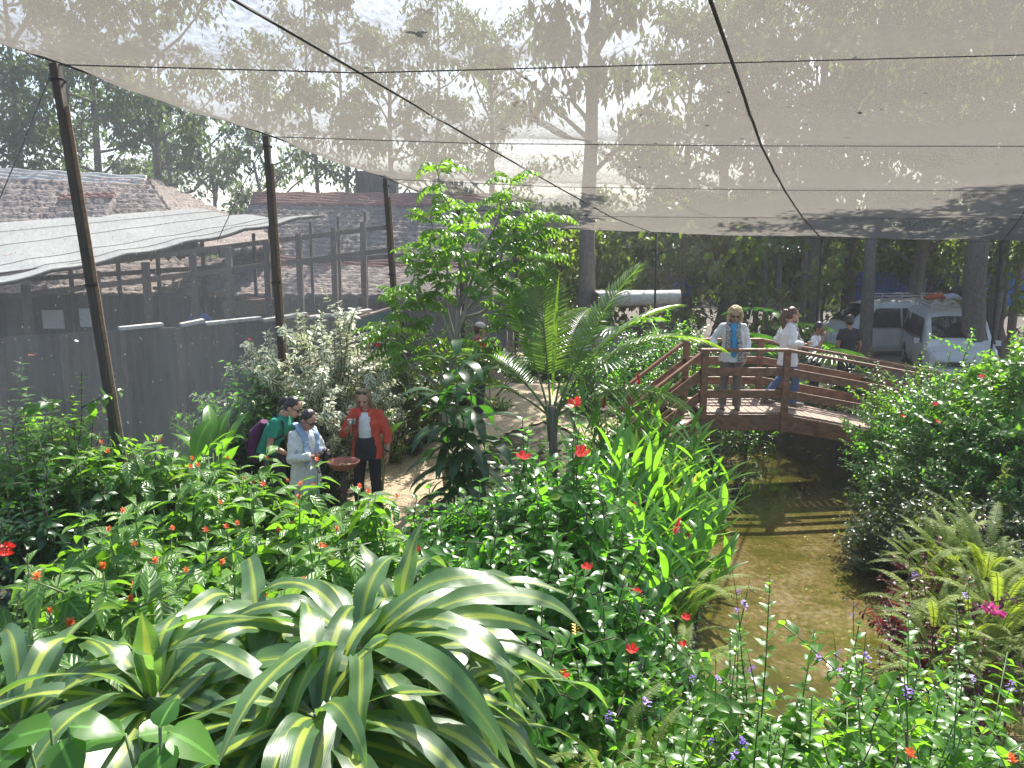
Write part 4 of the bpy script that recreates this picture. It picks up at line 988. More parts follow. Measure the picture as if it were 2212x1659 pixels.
k = Blob(); k.loft([((0, -.12, -.22), .09, .03), ((0, -.13, -.02), .085, .03)]); k.build('pocket', M['c_purple'], root, .01, 2)

# 3 woman in pale clothes with a camera
def ex_pale(root, P, H, s, sh, Hm):
    k = Blob()
    for q in (-1, 1): k.loft([((.055 * q, -.07, 1.42), .02, .045), ((.095 * q, .0, 1.425), .022, .05), ((.085 * q, .105, 1.30), .022, .05), ((.075 * q, .135, 1.12), .02, .055), ((.08 * q, .14, .95), .018, .06)], (0, 0.3, 1))
    k.build('denim_scarf', M['c_denim'], root, .008, 2, .025, .06)
    k = Blob(); k.loft([((.05, .12, 1.0), .05, .04), ((.06, .16, .8), .075, .05), ((.10, .15, .6), .085, .05), ((.14, .12, .42), .06, .03)]); k.build('trailing_scarf', M['c_pale'], root, .009, 2, .04, .06)
r, P, H = person('woman with dark hair in pale clothes and light scarf looking down at a black camera', on_ground(645, 9.35), R(-122),
    dict(nek=(0, .04, 1.43), che=(0, .02, 1.27), head=(.01, .11, 1.555), fd=(0, 1, -.62), er=(.25, .03, 1.10), wr=(.10, .27, 1.13), el=(-.25, .05, 1.10), wl=(-.09, .28, 1.12)),
    hair='short', hairm='h_dark', top='c_white', top_kind='tunic', pants='c_pale', glasses='worn', extra=ex_pale, h=1.62,
    hands={'r': ((-.5, .7, .1), (-.6, .1, .6), .6), 'l': ((.5, .7, .1), (.6, .1, .6), .6)})
p = world(r, (.0, .33, 1.10)); c = compact_camera(p, R(-122), 'black camera with a stubby lens held in both hands by the woman in pale clothes', True); c.rotation_euler = (R(-15), R(10), R(-122))
tube_obj('neck_strap', [([(.06, 0, .01), (.10, -.03, -.14), (.06, -.02, -.25), (-.02, -.02, -.27), (-.07, -.02, -.15), (-.065, 0, 0)], .009)], M['black'], c, 5)

# 4 blonde woman on the bridge
def ex_blond(root, P, H, s, sh, Hm):
    k = Blob(); k.loft([((-.02, .07, .86), .075, .085), ((-.02, .075, 1.1), .07, .085), ((-.02, .07, 1.3), .07, .08), ((0, .04, 1.40), .06, .05)]); k.build('top', M['c_blue'], root, .008, 3, .015, .07)
    for q, zl in ((1, .98), (-1, .80)):
        k = Blob(); k.loft([((.03 * q, -.06, 1.46), .03, .03), ((.085 * q, .02, 1.44), .032, .034), ((.075 * q, .125, 1.30), .040, .026), ((.095 * q - .02, .155, 1.1), .042, .022), ((.10 * q - .02, .16, zl), .036, .018)]); k.build('scarf', M['c_scarf'], root, .008, 2, .018, .06)
r, P, H = person('woman with curly blond hair and open white shirt, one hand on the bridge rail', Vector((at_y(1580, 800, 13.0).x, 13.0, DZ + .005)), R(165),
    dict(fd=(-.10, 1, -.32), head=(-.02, .05, 1.58), sr=(.17, 0, 1.375), er=(.32, -.02, 1.16), wr=(.28, .14, 1.045), el=(-.235, -.04, 1.11), wl=(-.22, .08, .90), kr=(.115, .02, .49), ar=(.13, -.02, .085), kl=(-.10, .03, .49), al=(-.11, .03, .085)),
    hair='curly', hairm='h_blond', top='c_white', top_kind='jacket', pants='c_grey', glasses='worn', extra=ex_blond, h=1.66,
    hands={'r': ((.0, .8, -.35), (0, -.35, -.8), .35)})
# 5 woman in white tunic walking
def ex_tunic(root, P, H, s, sh, Hm):
    k = Blob(); k.limb([(P['nek'] + Vector((-.06, -.05, .03)), .03), (P['nek'] + Vector((-.07, .04, 0)), .03), (P['nek'] + Vector((0, .09, -.03)), .032), (P['nek'] + Vector((.07, .04, 0)), .03)]); k.loft([(P['nek'] + Vector((.02, .10, -.03)), .04, .03), ((.03, .16, 1.15), .05, .025), ((.04, .17, .86), .05, .02)]); k.build('scarf', M['c_scarf'], root, .009, 2, .015, .06)
r, P, H = person('woman with a long brown ponytail in a white tunic and jeans walking along the bridge', Vector((at_y(1700, 800, 13.35).x, 13.35, DZ - .035)), R(-86),
    dict(fd=(.0, 1, -.12), head=(0, .045, 1.585), er=(.235, -.05, 1.12), wr=(.17, .20, 1.10), el=(-.27, -.10, 1.14), wl=(-.20, .06, 1.02), kr=(.09, .12, .50), ar=(.09, .08, .085), tr=(.10, .24, .03), kl=(-.09, -.04, .50), al=(-.09, -.34, .16), tl=(-.10, -.21, .05)),
    hair='longpony', hairm='h_brown', top='c_white', top_kind='tunic', pants='c_jean', extra=ex_tunic, h=1.66, hands={'r': ((-.1, 1, .05), (-.2, 0, 1), .45)})
p = world(r, (.155, .335, 1.115)); root = thing('phone', 'small pale phone in the hand of the woman in the white tunic', 'phone', p, R(-86))
bm = bmesh.new(); add_box(bm, (0, 0, 0), (.068, .13, .009)); bm_obj('case', bm, M['steel'], root, bevel=.003); bm = bmesh.new(); add_box(bm, (0, 0, .006), (.06, .11, .003)); bm_obj('screen', bm, M['glass'], root)
# 6 man in white shirt with phone at ear
r, P, H = person('man in a white short-sleeved shirt holding a hand to his face, beyond the bridge', on_ground(1765, 15.5), R(-125),
    dict(fd=(.1, 1, -.45), er=(.27, .10, 1.15), wr=(.11, .17, 1.42), head=(0, .05, 1.575), el=(-.25, .02, 1.11), wl=(-.2, .22, .98)), hair='short', hairm='h_dark', skin='skin_tan', top='c_white', top_kind='tee', pants='c_dark', h=1.66, hands={'r': ((-.35, .1, .9), (-.8, 0, .3), .7)})
# 7 man in black from behind
r, P, H = person('man in a black T-shirt seen from behind, in front of the white van', on_ground(1835, 16.2), R(8), dict(fd=(.05, 1, -.05)), hair='short', hairm='h_dark', skin='skin_tan', top='c_black', top_kind='tee', pants='c_dark', face=False, h=1.72)
# 8 man with cap
def ex_cap(root, P, H, s, sh, Hm):
    k = Blob(); k.ell(H(0, -.012, .065), (.090, .104, .075), Hm); k.loft([(H(0, .06, .055), .06, .012), (H(0, .12, .05), .065, .010), (H(0, .165, .04), .04, .008)], (1, 0, 0)); k.build('cap', M['c_cap'], root, .007, 1)
r, P, H = person('man in a beige cap and red T-shirt standing behind the drooping palm frond', on_ground(1035, 14.6), R(-80), dict(fd=(.0, 1, -.05), er=(.23, -.01, 1.10), wr=(.2, .16, .92)), hair='short', hairm='h_brown', top='c_tee_red', top_kind='tee', pants='c_dark', extra=ex_cap, h=1.72)
# 9 half hidden person
def ex_cap2(root, P, H, s, sh, Hm):
    k = Blob(); k.ell(H(0, -.01, .06), (.092, .105, .08), Hm); k.loft([(H(0, .07, .05), .06, .012), (H(0, .15, .035), .045, .008)], (1, 0, 0)); k.build('cap', M['c_white'], root, .008, 1)
r, P, H = person('person in a white cap and pale shirt mostly hidden behind the palm fronds', on_ground(1264, 17.6), R(150), {}, hair='short', hairm='h_dark', skin='skin_tan', top='c_pale', top_kind='tee', pants='c_jean', extra=ex_cap2, h=1.60, face=False)

# feeding dish
p = at_y(742, 1003, 8.9); base = Vector((p.x, p.y, gz(p.x, p.y)))
root = thing('feeding_dish', 'round terracotta dish of fruit on a post in front of the woman in red', 'dish', base); z = p.z - base.z
bm = bmesh.new(); prof = [(.0, -.05), (.11, -.048), (.155, -.01), (.178, .025), (.186, .03), (.186, .04), (.172, .04), (.150, .0), (.10, -.03), (0, -.032)]
rings = [[bm.verts.new((r_ * math.cos(a), r_ * math.sin(a), z + h_)) for a in np.linspace(0, 2 * math.pi, 41)[:-1]] for r_, h_ in prof[1:-1]]
for a_, b_ in zip(rings, rings[1:]):
    for q in range(40): bm.faces.new((a_[q], a_[(q + 1) % 40], b_[(q + 1) % 40], b_[q]))
bm.faces.new(rings[0]); bm.faces.new(rings[-1][::-1]); bm_obj('bowl', bm, M['terracotta'], root, smooth=True)
tube_obj('post', [([(0, 0, -.05), (0, 0, z - .05)], .025)], M['pole'], root, 8)
rg = random.Random(8)
for i in range(7):
    bm = bmesh.new(); a = rg.uniform(0, 6.28); rr = rg.uniform(.02, .11); add_box(bm, (rr * math.cos(a), rr * math.sin(a), z - .005), (rg.uniform(.05, .08), .022, .02), Matrix.Rotation(rg.uniform(0, 3), 3, 'Z')); bm_obj('fruit', bm, M['banana'] if i % 3 else M['canvas'], root, bevel=.006)

# ---------------------------------------------------------------- vans
def van(loc, rz, label, cargo=False, first=None):
    root = thing('van', label, 'van', loc, rz, None)
    L = 5.1
    st = [  # x, z bottom, z belt, z roof, half width low, half width roof  (nose at +x)
        (-2.50, .42, 1.05, 1.80, .86, .74), (-2.44, .32, 1.05, 1.90, .92, .78), (-1.5, .28, 1.05, 1.95, .955, .80), (-.2, .28, 1.05, 1.96, .96, .80), (.85, .28, 1.04, 1.92, .96, .78),
        (1.15, .28, 1.03, 1.83, .96, .76), (1.85, .28, 1.01, 1.22, .95, .80), (2.10, .30, .98, 1.06, .93, .82), (2.45, .34, .80, .93, .86, .78), (2.56, .42, .66, .76, .72, .66)]
    bm = bmesh.new(); rings = []
    for x, zb, zt, zr, wl, wr_ in st:
        pts = [(wl * .93, zb), (wl, zb + .18), (wl, (zb + zt) / 2), (wl * .985, zt), (wl * .985 + (wr_ - wl * .985) * .75, zt + (zr - zt) * .8), (wr_ * .93, zr - .02), (wr_ * .5, zr + .02)]
        ring = [(y, z) for y, z in pts] + [(0, zr + .03)] + [(-y, z) for y, z in pts[::-1]]
        rings.append([bm.verts.new((x, y, z)) for y, z in ring])
    n = len(rings[0])
    for a, b_ in zip(rings, rings[1:]):
        for q in range(n - 1): bm.faces.new((a[q], a[q + 1], b_[q + 1], b_[q]))
        bm.faces.new((a[n - 1], a[0], b_[0], b_[n - 1]))
    bm.faces.new(rings[0]); bm.faces.new(rings[-1][::-1])
    body = bm_obj('body', bm, M['van_white'], root, smooth=True, bevel=.012)
    def pane(name, pts, m=M['glass'], t=.012):
        bm = bmesh.new(); v = [bm.verts.new(p) for p in pts]; f = bm.faces.new(v)
        bmesh.ops.recalc_face_normals(bm, faces=[f]); c = f.calc_center_median(); ctr = Vector((0, 0, 1.2))
        nrm = f.normal if f.normal.dot(c - ctr) > 0 else -f.normal
        for w_ in bm.verts: w_.co += nrm * .010
        ex = bmesh.ops.extrude_face_region(bm, geom=[f]); [setattr(w_, 'co', w_.co - nrm * .03) for w_ in ex['geom'] if isinstance(w_, bmesh.types.BMVert)]
        return bm_obj(name, bm, m, root, bevel=.004)
    yb, yr = .955, .835
    def side(x0, x1, z0=1.09, z1=1.74, sgn=1, slant0=0, slant1=0):
        f = lambda z: (.955 + (.80 - .955) * min(1, (z - 1.05) / .72))*1.0 + .008
        return [(x0, sgn * f(z0), z0), (x1, sgn * f(z0), z0), (x1 + slant1, sgn * f(z1), z1), (x0 + slant0, sgn * f(z1), z1)]
    for sg in (1, -1):
        pane('side_window', side(-2.3, -1.25, sgn=sg, slant0=.08)); pane('side_window', side(-1.18, .05, sgn=sg)); pane('door_window', side(.13, 1.55, sgn=sg, slant1=-.62))
        for x_ in (.09, -1.21):
            bm = bmesh.new(); add_box(bm, (x_, sg * .966, .72), (.008, .006, .78)); bm_obj('door_seam', bm, M['rubber'], root)
        bm = bmesh.new(); add_box(bm, (.02, sg * .972, .92), (.16, .02, .035)); add_box(bm, (-1.05, sg * .972, .92), (.16, .02, .035)); bm_obj('door_handle', bm, M['van_white'], root)
        bm = bmesh.new(); add_box(bm, (1.42, sg * 1.06, 1.12), (.10, .16, .16)); add_box(bm, (1.42, sg * .98, 1.08), (.05, .08, .04)); bm_obj('wing_mirror', bm, M['van_white'], root, bevel=.02)
        bm = bmesh.new(); bmesh.ops.create_uvsphere(bm, u_segments=16, v_segments=10, radius=1, matrix=Matrix.Translation((2.33, sg * .70, .84)) @ Matrix.Rotation(R(sg * -22), 4, 'Z') @ Matrix.Diagonal((.16, .16, .11, 1))); bm_obj('headlight', bm, M['lamp_glass'], root, smooth=True)
        for x_ in (1.55, -1.55):
            bm = bmesh.new(); bmesh.ops.create_cone(bm, cap_ends=True, segments=28, radius1=.33, radius2=.33, depth=.22, matrix=Matrix.Translation((x_, sg * .86, .33)) @ Matrix.Rotation(R(90), 4, 'X'))
            wh = bm_obj('wheel', bm, M['rubber'], root, bevel=.03)
            bm = bmesh.new(); bmesh.ops.create_cone(bm, cap_ends=True, segments=24, radius1=.21, radius2=.18, depth=.24, matrix=Matrix.Translation((x_, sg * .865, .33)) @ Matrix.Rotation(R(90), 4, 'X')); bm_obj('rim', bm, M['steel'], wh, bevel=.01)
            bm = bmesh.new()
            an = np.linspace(-.3, math.pi + .3, 20)
            V = [(x_ + r_ * math.cos(a), sg * .964, .33 + r_ * math.sin(a)) for a in an for r_ in (.36, .41)]
            vv = [bm.verts.new(v) for v in V]
            for q in range(19): bm.faces.new((vv[2 * q], vv[2 * q + 1], vv[2 * q + 3], vv[2 * q + 2]))
            bm_obj('wheel_arch', bm, M['rubber'], root)
    ws, na, nb = [], 9, 13
    for t in np.linspace(.04, .97, na):
        x, zr, w_ = 1.15 + .70 * t, 1.83 - .61 * t, .76 + .04 * t
        for q in np.linspace(-1, 1, nb):
            dz = .03 - .01 * min(1, abs(q) / .5) - .04 * max(0, (abs(q) - .5) / .43)
            ws.append((x + .016, q * w_ * .90, zr + dz + .022))
    i = (np.arange(na - 1)[:, None] * nb + np.arange(nb - 1)[None]).ravel()
    mesh_np('windscreen', np.array(ws), np.stack([i, i + nb, i + nb + 1, i + 1], 1), M['glass'], parent=root)
    pane('rear_window', [(-2.50, .66, 1.12), (-2.50, -.66, 1.12), (-2.50, -.62, 1.66), (-2.50, .62, 1.66)])
    bm = bmesh.new(); add_box(bm, (2.545, 0, .60), (.05, .8, .14)); bm_obj('grille', bm, M['black'], root, bevel=.02)
    bm = bmesh.new(); add_box(bm, (2.53, 0, .38), (.14, 1.45, .16)); bm_obj('bumper', bm, M['van_white'], root, bevel=.04)
    # roof rack
    bm = bmesh.new()
    for y_ in (-.62, .62):
        for z_ in (2.06, 2.16): add_bar(bm, (-2.2, y_, z_), (.7, y_, z_), .03, .03)
        for x_ in (-2.2, -1.45, -.75, 0, .7): add_bar(bm, (x_, y_, 1.9), (x_, y_, 2.16), .025, .025)
    for x_ in (-2.2, -1.45, -.75, 0, .7): add_bar(bm, (x_, -.62, 2.06), (x_, .62, 2.06), .03, .03)
    bm_obj('roof_rack', bm, M['steel'], root)
    return root
v1 = at_y(1770, 700, 28.2); van(Vector((v1.x + 2.55, 28.4, gz(v1.x, 28.4))), R(184), 'white minivan seen from its side, nose to the left, empty rack on its roof')
v2 = at_y(2052, 700, 24.6); van(Vector((v2.x, 24.7, gz(v2.x, 24))), R(252), 'white minivan facing the garden with luggage on its roof rack')
def bag(px, py, y, r, m, label):
    p = at_y(px, py, y); k = Blob(); k.loft([((-r[0], 0, -.3 * r[2]), r[1] * .6, r[2] * .7), ((-r[0] * .5, 0, 0), r[1], r[2]), ((r[0] * .4, 0, .05), r[1], r[2] * .95), ((r[0], 0, -.2 * r[2]), r[1] * .6, r[2] * .65)], (0, 1, 0))
    root = thing('luggage', label, 'luggage', p); k.build('bag', M[m], root, .03, 3, .05, .3)
    tube_obj('handle', [([(-.1, 0, r[2]), (-.05, 0, r[2] + .07), (.05, 0, r[2] + .07), (.1, 0, r[2])], .015)], M['black'], root, 5)
bag(2020, 642, 24.0, (.27, .22, .09), 'orange_bag', 'orange bag on the roof rack of the van facing the garden')
bag(2053, 642, 24.1, (.28, .25, .10), 'paper', 'pale grey bag between the orange and black luggage on the van roof')
bag(2085, 631, 24.1, (.36, .3, .19), 'c_black', 'large black bag on the roof rack of the van facing the garden')

# ---------------------------------------------------------------- small structures beyond the net
def build_kiosk():
    a, b = at_y(1296, 650, 22.6), at_y(1468, 643, 22.6); base = Vector(((a.x + b.x) / 2, 22.9, gz(a.x, 22.9)))
    root = thing('kiosk', 'low kiosk with a long rounded white roof edge, right of the palm', 'kiosk', base)
    k = [(math.cos(t) * -.20, math.sin(t) * .19) for t in np.linspace(-.9, 2.3, 14)]
    V = []
    for x in np.linspace(a.x, b.x, 9):
        t = (x - a.x) / (b.x - a.x); z = a.z + (b.z - a.z) * t
        for y_, z_ in k: V.append(Vector((x, 22.6 + y_, z + z_)) - base)
    i = (np.arange(8)[:, None] * 14 + np.arange(13)[None]).ravel()
    o = mesh_np('roof_edge', np.array(V), np.stack([i, i + 1, i + 15, i + 14], 1), M['dirtywhite'], parent=root)
    so = o.modifiers.new('thickness', 'SOLIDIFY'); so.thickness = .03
    bm = bmesh.new(); add_box(bm, Vector(((a.x + b.x) / 2, 23.6, a.z + .16)) - base, (b.x - a.x, 2.0, .06)); bm_obj('roof', bm, M['dirtywhite'], root, bevel=.01)
    bm = bmesh.new(); add_box(bm, Vector((a.x + .32, 22.95, base.z + .75)) - base, (.8, .3, 1.7)); bm_obj('wall', bm, M['concrete'], root, bevel=.01)
    bm = bmesh.new(); add_box(bm, Vector(((a.x + b.x) / 2 + .3, 23.8, base.z + .8)) - base, (b.x - a.x - .8, .1, 1.7)); bm_obj('back_wall', bm, M['darkwall'], root)
    bm = bmesh.new(); add_box(bm, Vector((b.x - .05, 22.75, base.z + .75)) - base, (.08, .08, 1.75)); bm_obj('roof_post', bm, M['black'], root)
build_kiosk()
def build_back():
    p = at_y(1460, 618, 27); base = Vector((p.x, p.y, gz(p.x, p.y)))
    root = thing('blue_booth', 'small blue booth with a grey lean-to roof, in the shade right of the kiosk', 'booth', base)
    bm = bmesh.new(); add_box(bm, (0.15, .4, p.z - base.z), (.95, .8, .66)); bm_obj('cabin', bm, M['blue_tarp'], root, bevel=.02)
    bm = bmesh.new(); add_box(bm, (0.15, .4, (p.z - base.z) / 2 - .15), (.85, .7, p.z - base.z - .3)); bm_obj('base', bm, M['darkwall'], root)
    bm = bmesh.new(); q = at_y(1435, 645, 26.4) - base; add_box(bm, q, (.9, .9, .05), Matrix.Rotation(R(32), 3, 'X')); bm_obj('lean_to', bm, M['concrete'], root)
    root = None
    for px0, px1, py0, py1, y, lab in ((1842, 2075, 588, 640, 32, 'bright blue tarpaulin fence behind the vans, left of the thick trunk'), (2118, 2420, 586, 645, 31, 'bright blue tarpaulin fence at the far right, beyond the thick trunk')):
        a, b = at_y(px0, py0, y), at_y(px1, py0, y); z1 = at_y(px0, py1, y).z; base = Vector(((a.x + b.x) / 2, y, 0.05))
        root = thing('tarpaulin_fence', lab, 'fence', base, group='blue tarpaulin fences behind the vans')
        n = 40; V = []
        for i in range(n):
            t = i / (n - 1); x = a.x + (b.x - a.x) * t
            for q in range(6): V.append((x - base.x, .05 * math.sin(i * 1.1 + q), (a.z + (z1 - .3 - a.z) * q / 5) - base.z + .02 * math.sin(i * .7)))
        i = (np.arange(n - 1)[:, None] * 6 + np.arange(5)[None]).ravel()
        mesh_np('tarpaulin', np.array(V), np.stack([i, i + 6, i + 7, i + 1], 1), M['blue_tarp'], parent=root)
        for t in np.linspace(.02, .98, 5):
            bm = bmesh.new(); add_box(bm, ((a.x + (b.x - a.x) * t) - base.x, .12, (a.z + .1) / 2 - base.z + .1), (.09, .09, a.z + .1)); bm_obj('fence_post', bm, M['pole'], root)
    # pale sign boards glimpsed between the trees
    for px, wpx, lab, red in ((2351, 50, 'left of two small white boards glimpsed between trees above the palm', 0), (2412, 50, 'right of two small white boards, with red lettering, glimpsed above the palm', 1)):
        p = at_y(px * .54, 1004 * .54, 34); base = Vector((p.x, p.y, .05)); root = thing('sign_board', lab, 'sign', base, group='white boards far behind the palm')
        wm = wpx * .54 / FOC * 34; bm = bmesh.new(); add_box(bm, (0, 0, p.z - base.z), (wm, .04, .30)); bm_obj('board', bm, M['van_white'], root)
        if red:
            cu = bpy.data.curves.new('lettering', 'FONT'); cu.body = 'MERC'; cu.size = .2; cu.align_x = 'CENTER'; cu.align_y = 'CENTER'; cu.extrude = .004
            o = bpy.data.objects.new('lettering', cu); col.objects.link(o); o.parent = root; o.location = (-.03, -.03, p.z - base.z + .02); o.rotation_euler = (R(90), 0, 0); cu.materials.append(M['c_red'])
            dg = bpy.context.evaluated_depsgraph_get(); me = bpy.data.meshes.new_from_object(o.evaluated_get(dg)); t = link('lettering', me, root); t.location = o.location; t.rotation_euler = o.rotation_euler; bpy.data.objects.remove(o)
        bm = bmesh.new(); add_box(bm, (0, .05, (p.z - base.z) / 2), (.07, .05, p.z - base.z)); bm_obj('sign_post', bm, M['pole'], root)
build_back()
# ---------------------------------------------------------------- plants
def spot(px, y):
    x = at_y(px, 700, y).x; x = x if y < 60 else x
    return Vector((x, y, gz(x, y) - .03))
def ztop(px, py, y): return at_y(px, py, y).z
SEED = [100]
def bush(name, label, cat, px, py, y, r, leafm='lf_shrub', t=L_OVATE, size=.09, gap=.05, n=16, side=2, group=None, flowers=None, fpos=(), fsize=1.0, leaf_from=.28, lift=.25, sag=.35, droop=.12, bias=0.0, spread=.25, pair=2, nfl=0, stemm='twig', r0=.012, tipsmall=.45, wob=.05, xy=None, h=None):
    SEED[0] += 1; rng = np.random.default_rng(SEED[0])
    p = spot(px, y) if xy is None else Vector((xy[0], xy[1], gz(*xy) - .03))
    h = h or max(.25, ztop(px, py, y) - p.z)
    root = thing(name, label, cat, p, group=group)
    st = stems(rng, h, r, n, side, droop, spread, wob=wob)
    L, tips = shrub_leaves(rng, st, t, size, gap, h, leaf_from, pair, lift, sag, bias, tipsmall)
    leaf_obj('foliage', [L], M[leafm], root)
    V, T = tubes(stem_paths(st, r0), 4); mesh_np('stem', V, T, M[stemm], parent=root)
    if flowers:
        for fx, fy in fpos:
            q = at_y(fx, fy, y - r * .55) - p; add_flower(root, flowers, q, fsize, rng)
        if nfl:
            top = tips[np.argsort(-tips[:, 2])][:max(nfl * 2, 6)]; rng.shuffle(top)
            for q in top[:nfl]: add_flower(root, flowers, Vector(q) + Vector((0, 0, .01)), fsize * rng.uniform(.8, 1.15), rng, .35)
    return root, p, h

# ---- left bed: ribbed leaves with orange flowers
G1 = 'shrubs with ribbed leaves and orange flowers in the left bed'
RB = [(30, 1215, 4.0, .55, 3, 'at the left edge below the dark thicket'), (150, 1235, 3.7, .5, 3, 'left of the foreground striped leaves, small blooms low down'), (265, 1215, 4.0, .5, 3, 'just above the upright striped leaf'),
      (380, 1150, 4.5, .55, 4, 'between the upright striped leaf and the people'), (250, 1075, 5.2, .6, 4, 'in the middle of the left bed, with two blooms on top'), (500, 1060, 5.1, .55, 4, 'directly below the man in green'), (620, 1050, 5.3, .5, 4, 'directly below the woman with the black camera'),
      (400, 1000, 6.0, .6, 4, 'left of the man in green, in front of the canna leaves'), (545, 965, 6.6, .5, 4, 'standing tall in front of the man in green'), (660, 995, 6.4, .5, 4, 'with orange blooms in front of the pale tunic'), (745, 1045, 6.2, .45, 3, 'under the terracotta dish'),
      (300, 935, 7.2, .65, 2, 'at the back of the left bed against the dark net'), (170, 955, 6.8, .6, 2, 'with yellowing leaves near the foot of the nearest pole'), (450, 950, 7.4, .55, 3, 'behind the others, left of the man in green'), (120, 1100, 5.4, .55, 2, 'beside the dark thicket at the left'),
      (450, 1215, 4.3, .45, 2, 'right of the upright striped leaf'), (640, 1165, 4.6, .5, 2, 'in the centre just above the striped clump'), (770, 1065, 5.6, .5, 2, 'below the woman in red, at the right end of the bed')]
for px, py, y, r, nf, lab in RB:
    bush('flowering_shrub', 'orange-flowered ribbed shrub ' + lab, 'shrub', px, py, y, r, 'lf_rib', L_RIB, .25, .072, n=22, side=2, group=G1, flowers='orange', nfl=nf, fsize=.8, sag=.8, lift=.1, leaf_from=.22, stemm='greenstem', bias=.02, tipsmall=.35)
# big paddle-leaved plants at the back of the left bed
def paddle(label, px, py, y, n=6, L=.55, W=.2, m='lf_ging', name='canna_plant', spread=.5):
    SEED[0] += 1; rng = np.random.default_rng(SEED[0]); p = spot(px, y); h = ztop(px, py, y) - p.z
    root = thing(name, label, 'plant', p); parts, sts = [], []
    for k in range(n):
        az = k * 2.4 + rng.uniform(-.3, .3); th = rng.uniform(.9, 1.35); hh = h * rng.uniform(.45, .72)
        q = np.array([math.sin(az) * .1, math.cos(az) * .1, hh]); sts.append((np.array([[0, 0, 0], q * .6, q]), .014))
        parts.append(strap(q, az, th, min(L, h * .5) * rng.uniform(.85, 1.1), W, rng.uniform(.5, 1.2), 9, rng.uniform(-.4, .4), .04, tint=rng.uniform(.2, .9), rng=rng, neck=.1))
    leaf_obj('foliage', parts, M[m], root); tube_obj('stem', sts, M['greenstem'], root, 5); return root
paddle('canna-like plant with upright paddle leaves against the dark wall, left of the tall green shrub', 385, 855, 7.8, 7, .6, .2)
paddle('pale plant with rounded paddle leaves, left of the canna-like plant', 345, 880, 7.6, 5, .42, .19)
paddle('tall plant with glossy torn paddle leaves at the foot of the tall green shrub', 440, 850, 8.6, 8, .62, .17)
# left thicket
bush('thicket_shrub', 'dark tangled shrub at the left edge, overlapping the net wall', 'shrub', 25, 765, 7.2, .8, 'lf_shrub', L_OVATE, .13, .06, n=34, bias=-.03)
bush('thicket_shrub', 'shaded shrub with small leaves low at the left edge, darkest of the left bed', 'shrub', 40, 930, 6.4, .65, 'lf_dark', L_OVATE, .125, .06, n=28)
bush('thicket_shrub', 'arching vine-like shrub reaching in front of the foot of the nearest pole', 'shrub', 130, 800, 7.4, .75, 'lf_shrub', L_OVATE, .125, .065, n=24, leaf_from=.3, sag=.5)
o = bush('lantana_shrub', 'low shrub with one round orange-red flower head, cut by the left edge of the picture', 'shrub', -20, 1190, 4.4, .4, 'lf_shrub', L_OVATE, .07, .05, n=12, flowers='cluster', fpos=((5, 1188), (2, 1205)), fsize=1.2)
tall = bush('tall_shrub', 'tall bright green shrub in front of the dark wall, left of the white-leaved shrub', 'shrub', 535, 725, 10.6, .85, 'lf_hib', L_OVATE, .125, .07, n=26, side=3, flowers='hibiscus', nfl=1, fsize=.6, leaf_from=.2)
bush('tall_shrub', 'bushy green shrub behind the man in green', 'shrub', 470, 800, 10.3, .7, 'lf_hib', L_OVATE, .12, .065, n=22, side=2, leaf_from=.15)
bush('tall_shrub', 'leafy shrub directly behind the heads of the couple with the camera', 'shrub', 600, 830, 11.0, .7, 'lf_shrub', L_OVATE, .10, .06, n=24, leaf_from=.1)
bush('variegated_shrub', 'white-leaved variegated shrub left of the slim grey pole', 'shrub', 700, 610, 11.2, 1.3, 'lf_var', L_OVATE, .125, .045, n=44, side=3, leaf_from=.2, spread=.2, flowers='hibiscus', fpos=((815, 748),), fsize=.9, bias=.1, lift=.4)
bush('small_leaved_shrub', 'dense small-leaved shrub under the white-leaved one, behind the woman in red', 'shrub', 690, 830, 10.9, .8, 'lf_var', L_SMALL, .055, .035, n=34, side=3, leaf_from=.05, bias=-.1)
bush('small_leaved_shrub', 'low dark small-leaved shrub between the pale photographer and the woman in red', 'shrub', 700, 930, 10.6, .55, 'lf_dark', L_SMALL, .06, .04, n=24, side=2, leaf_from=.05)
bush('yellow_shrub', 'low yellow-green feathery shrub right of the woman in red, on the path edge', 'shrub', 845, 900, 12.3, .35, 'lf_fern', L_SMALL, .06, .035, n=18, leaf_from=.05)
paddle('small plant with one broad upright leaf beside the head of the woman in red', 815, 850, 11.2, 4, .4, .13)

# ---- the small leafy tree with feathered leaves
def pinnate(rng, P, az, th, L, nl=9, size=.16, tint=.5):
    s = np.linspace(0, 1, nl + 1)[1:]; bend = rng.uniform(.9, 1.6); ths = th - bend * s ** 1.2
    d = np.stack([np.cos(ths) * math.sin(az), np.cos(ths) * math.cos(az), np.sin(ths)], 1); C = np.asarray(P) + np.cumsum(d * L / nl, 0)
    x = np.array([math.cos(az), -math.sin(az), 0]); parts = []
    up = np.cross(np.tile(x, (nl, 1)), d)
    for q in (-1, 1):
        D = x * q + d * .45 + np.array([0, 0, -.45]); parts.append(place(L_LANCE2, C, D, up + rng.normal(0, .25, (nl, 3)), size * (1 - .45 * s ** 3) * rng.uniform(.85, 1.1, nl), np.clip(tint + rng.normal(0, .1, nl), 0, 1)))
    parts.append(place(L_LANCE2, C[-1:], d[-1:], up[-1:], size * .7, tint))
    return parts, np.concatenate([[P], C])
L_LANCE2 = tpl([0, .2, .5, .8, 1], [0, .14, .19, .12, 0], 0.15, 0.3)
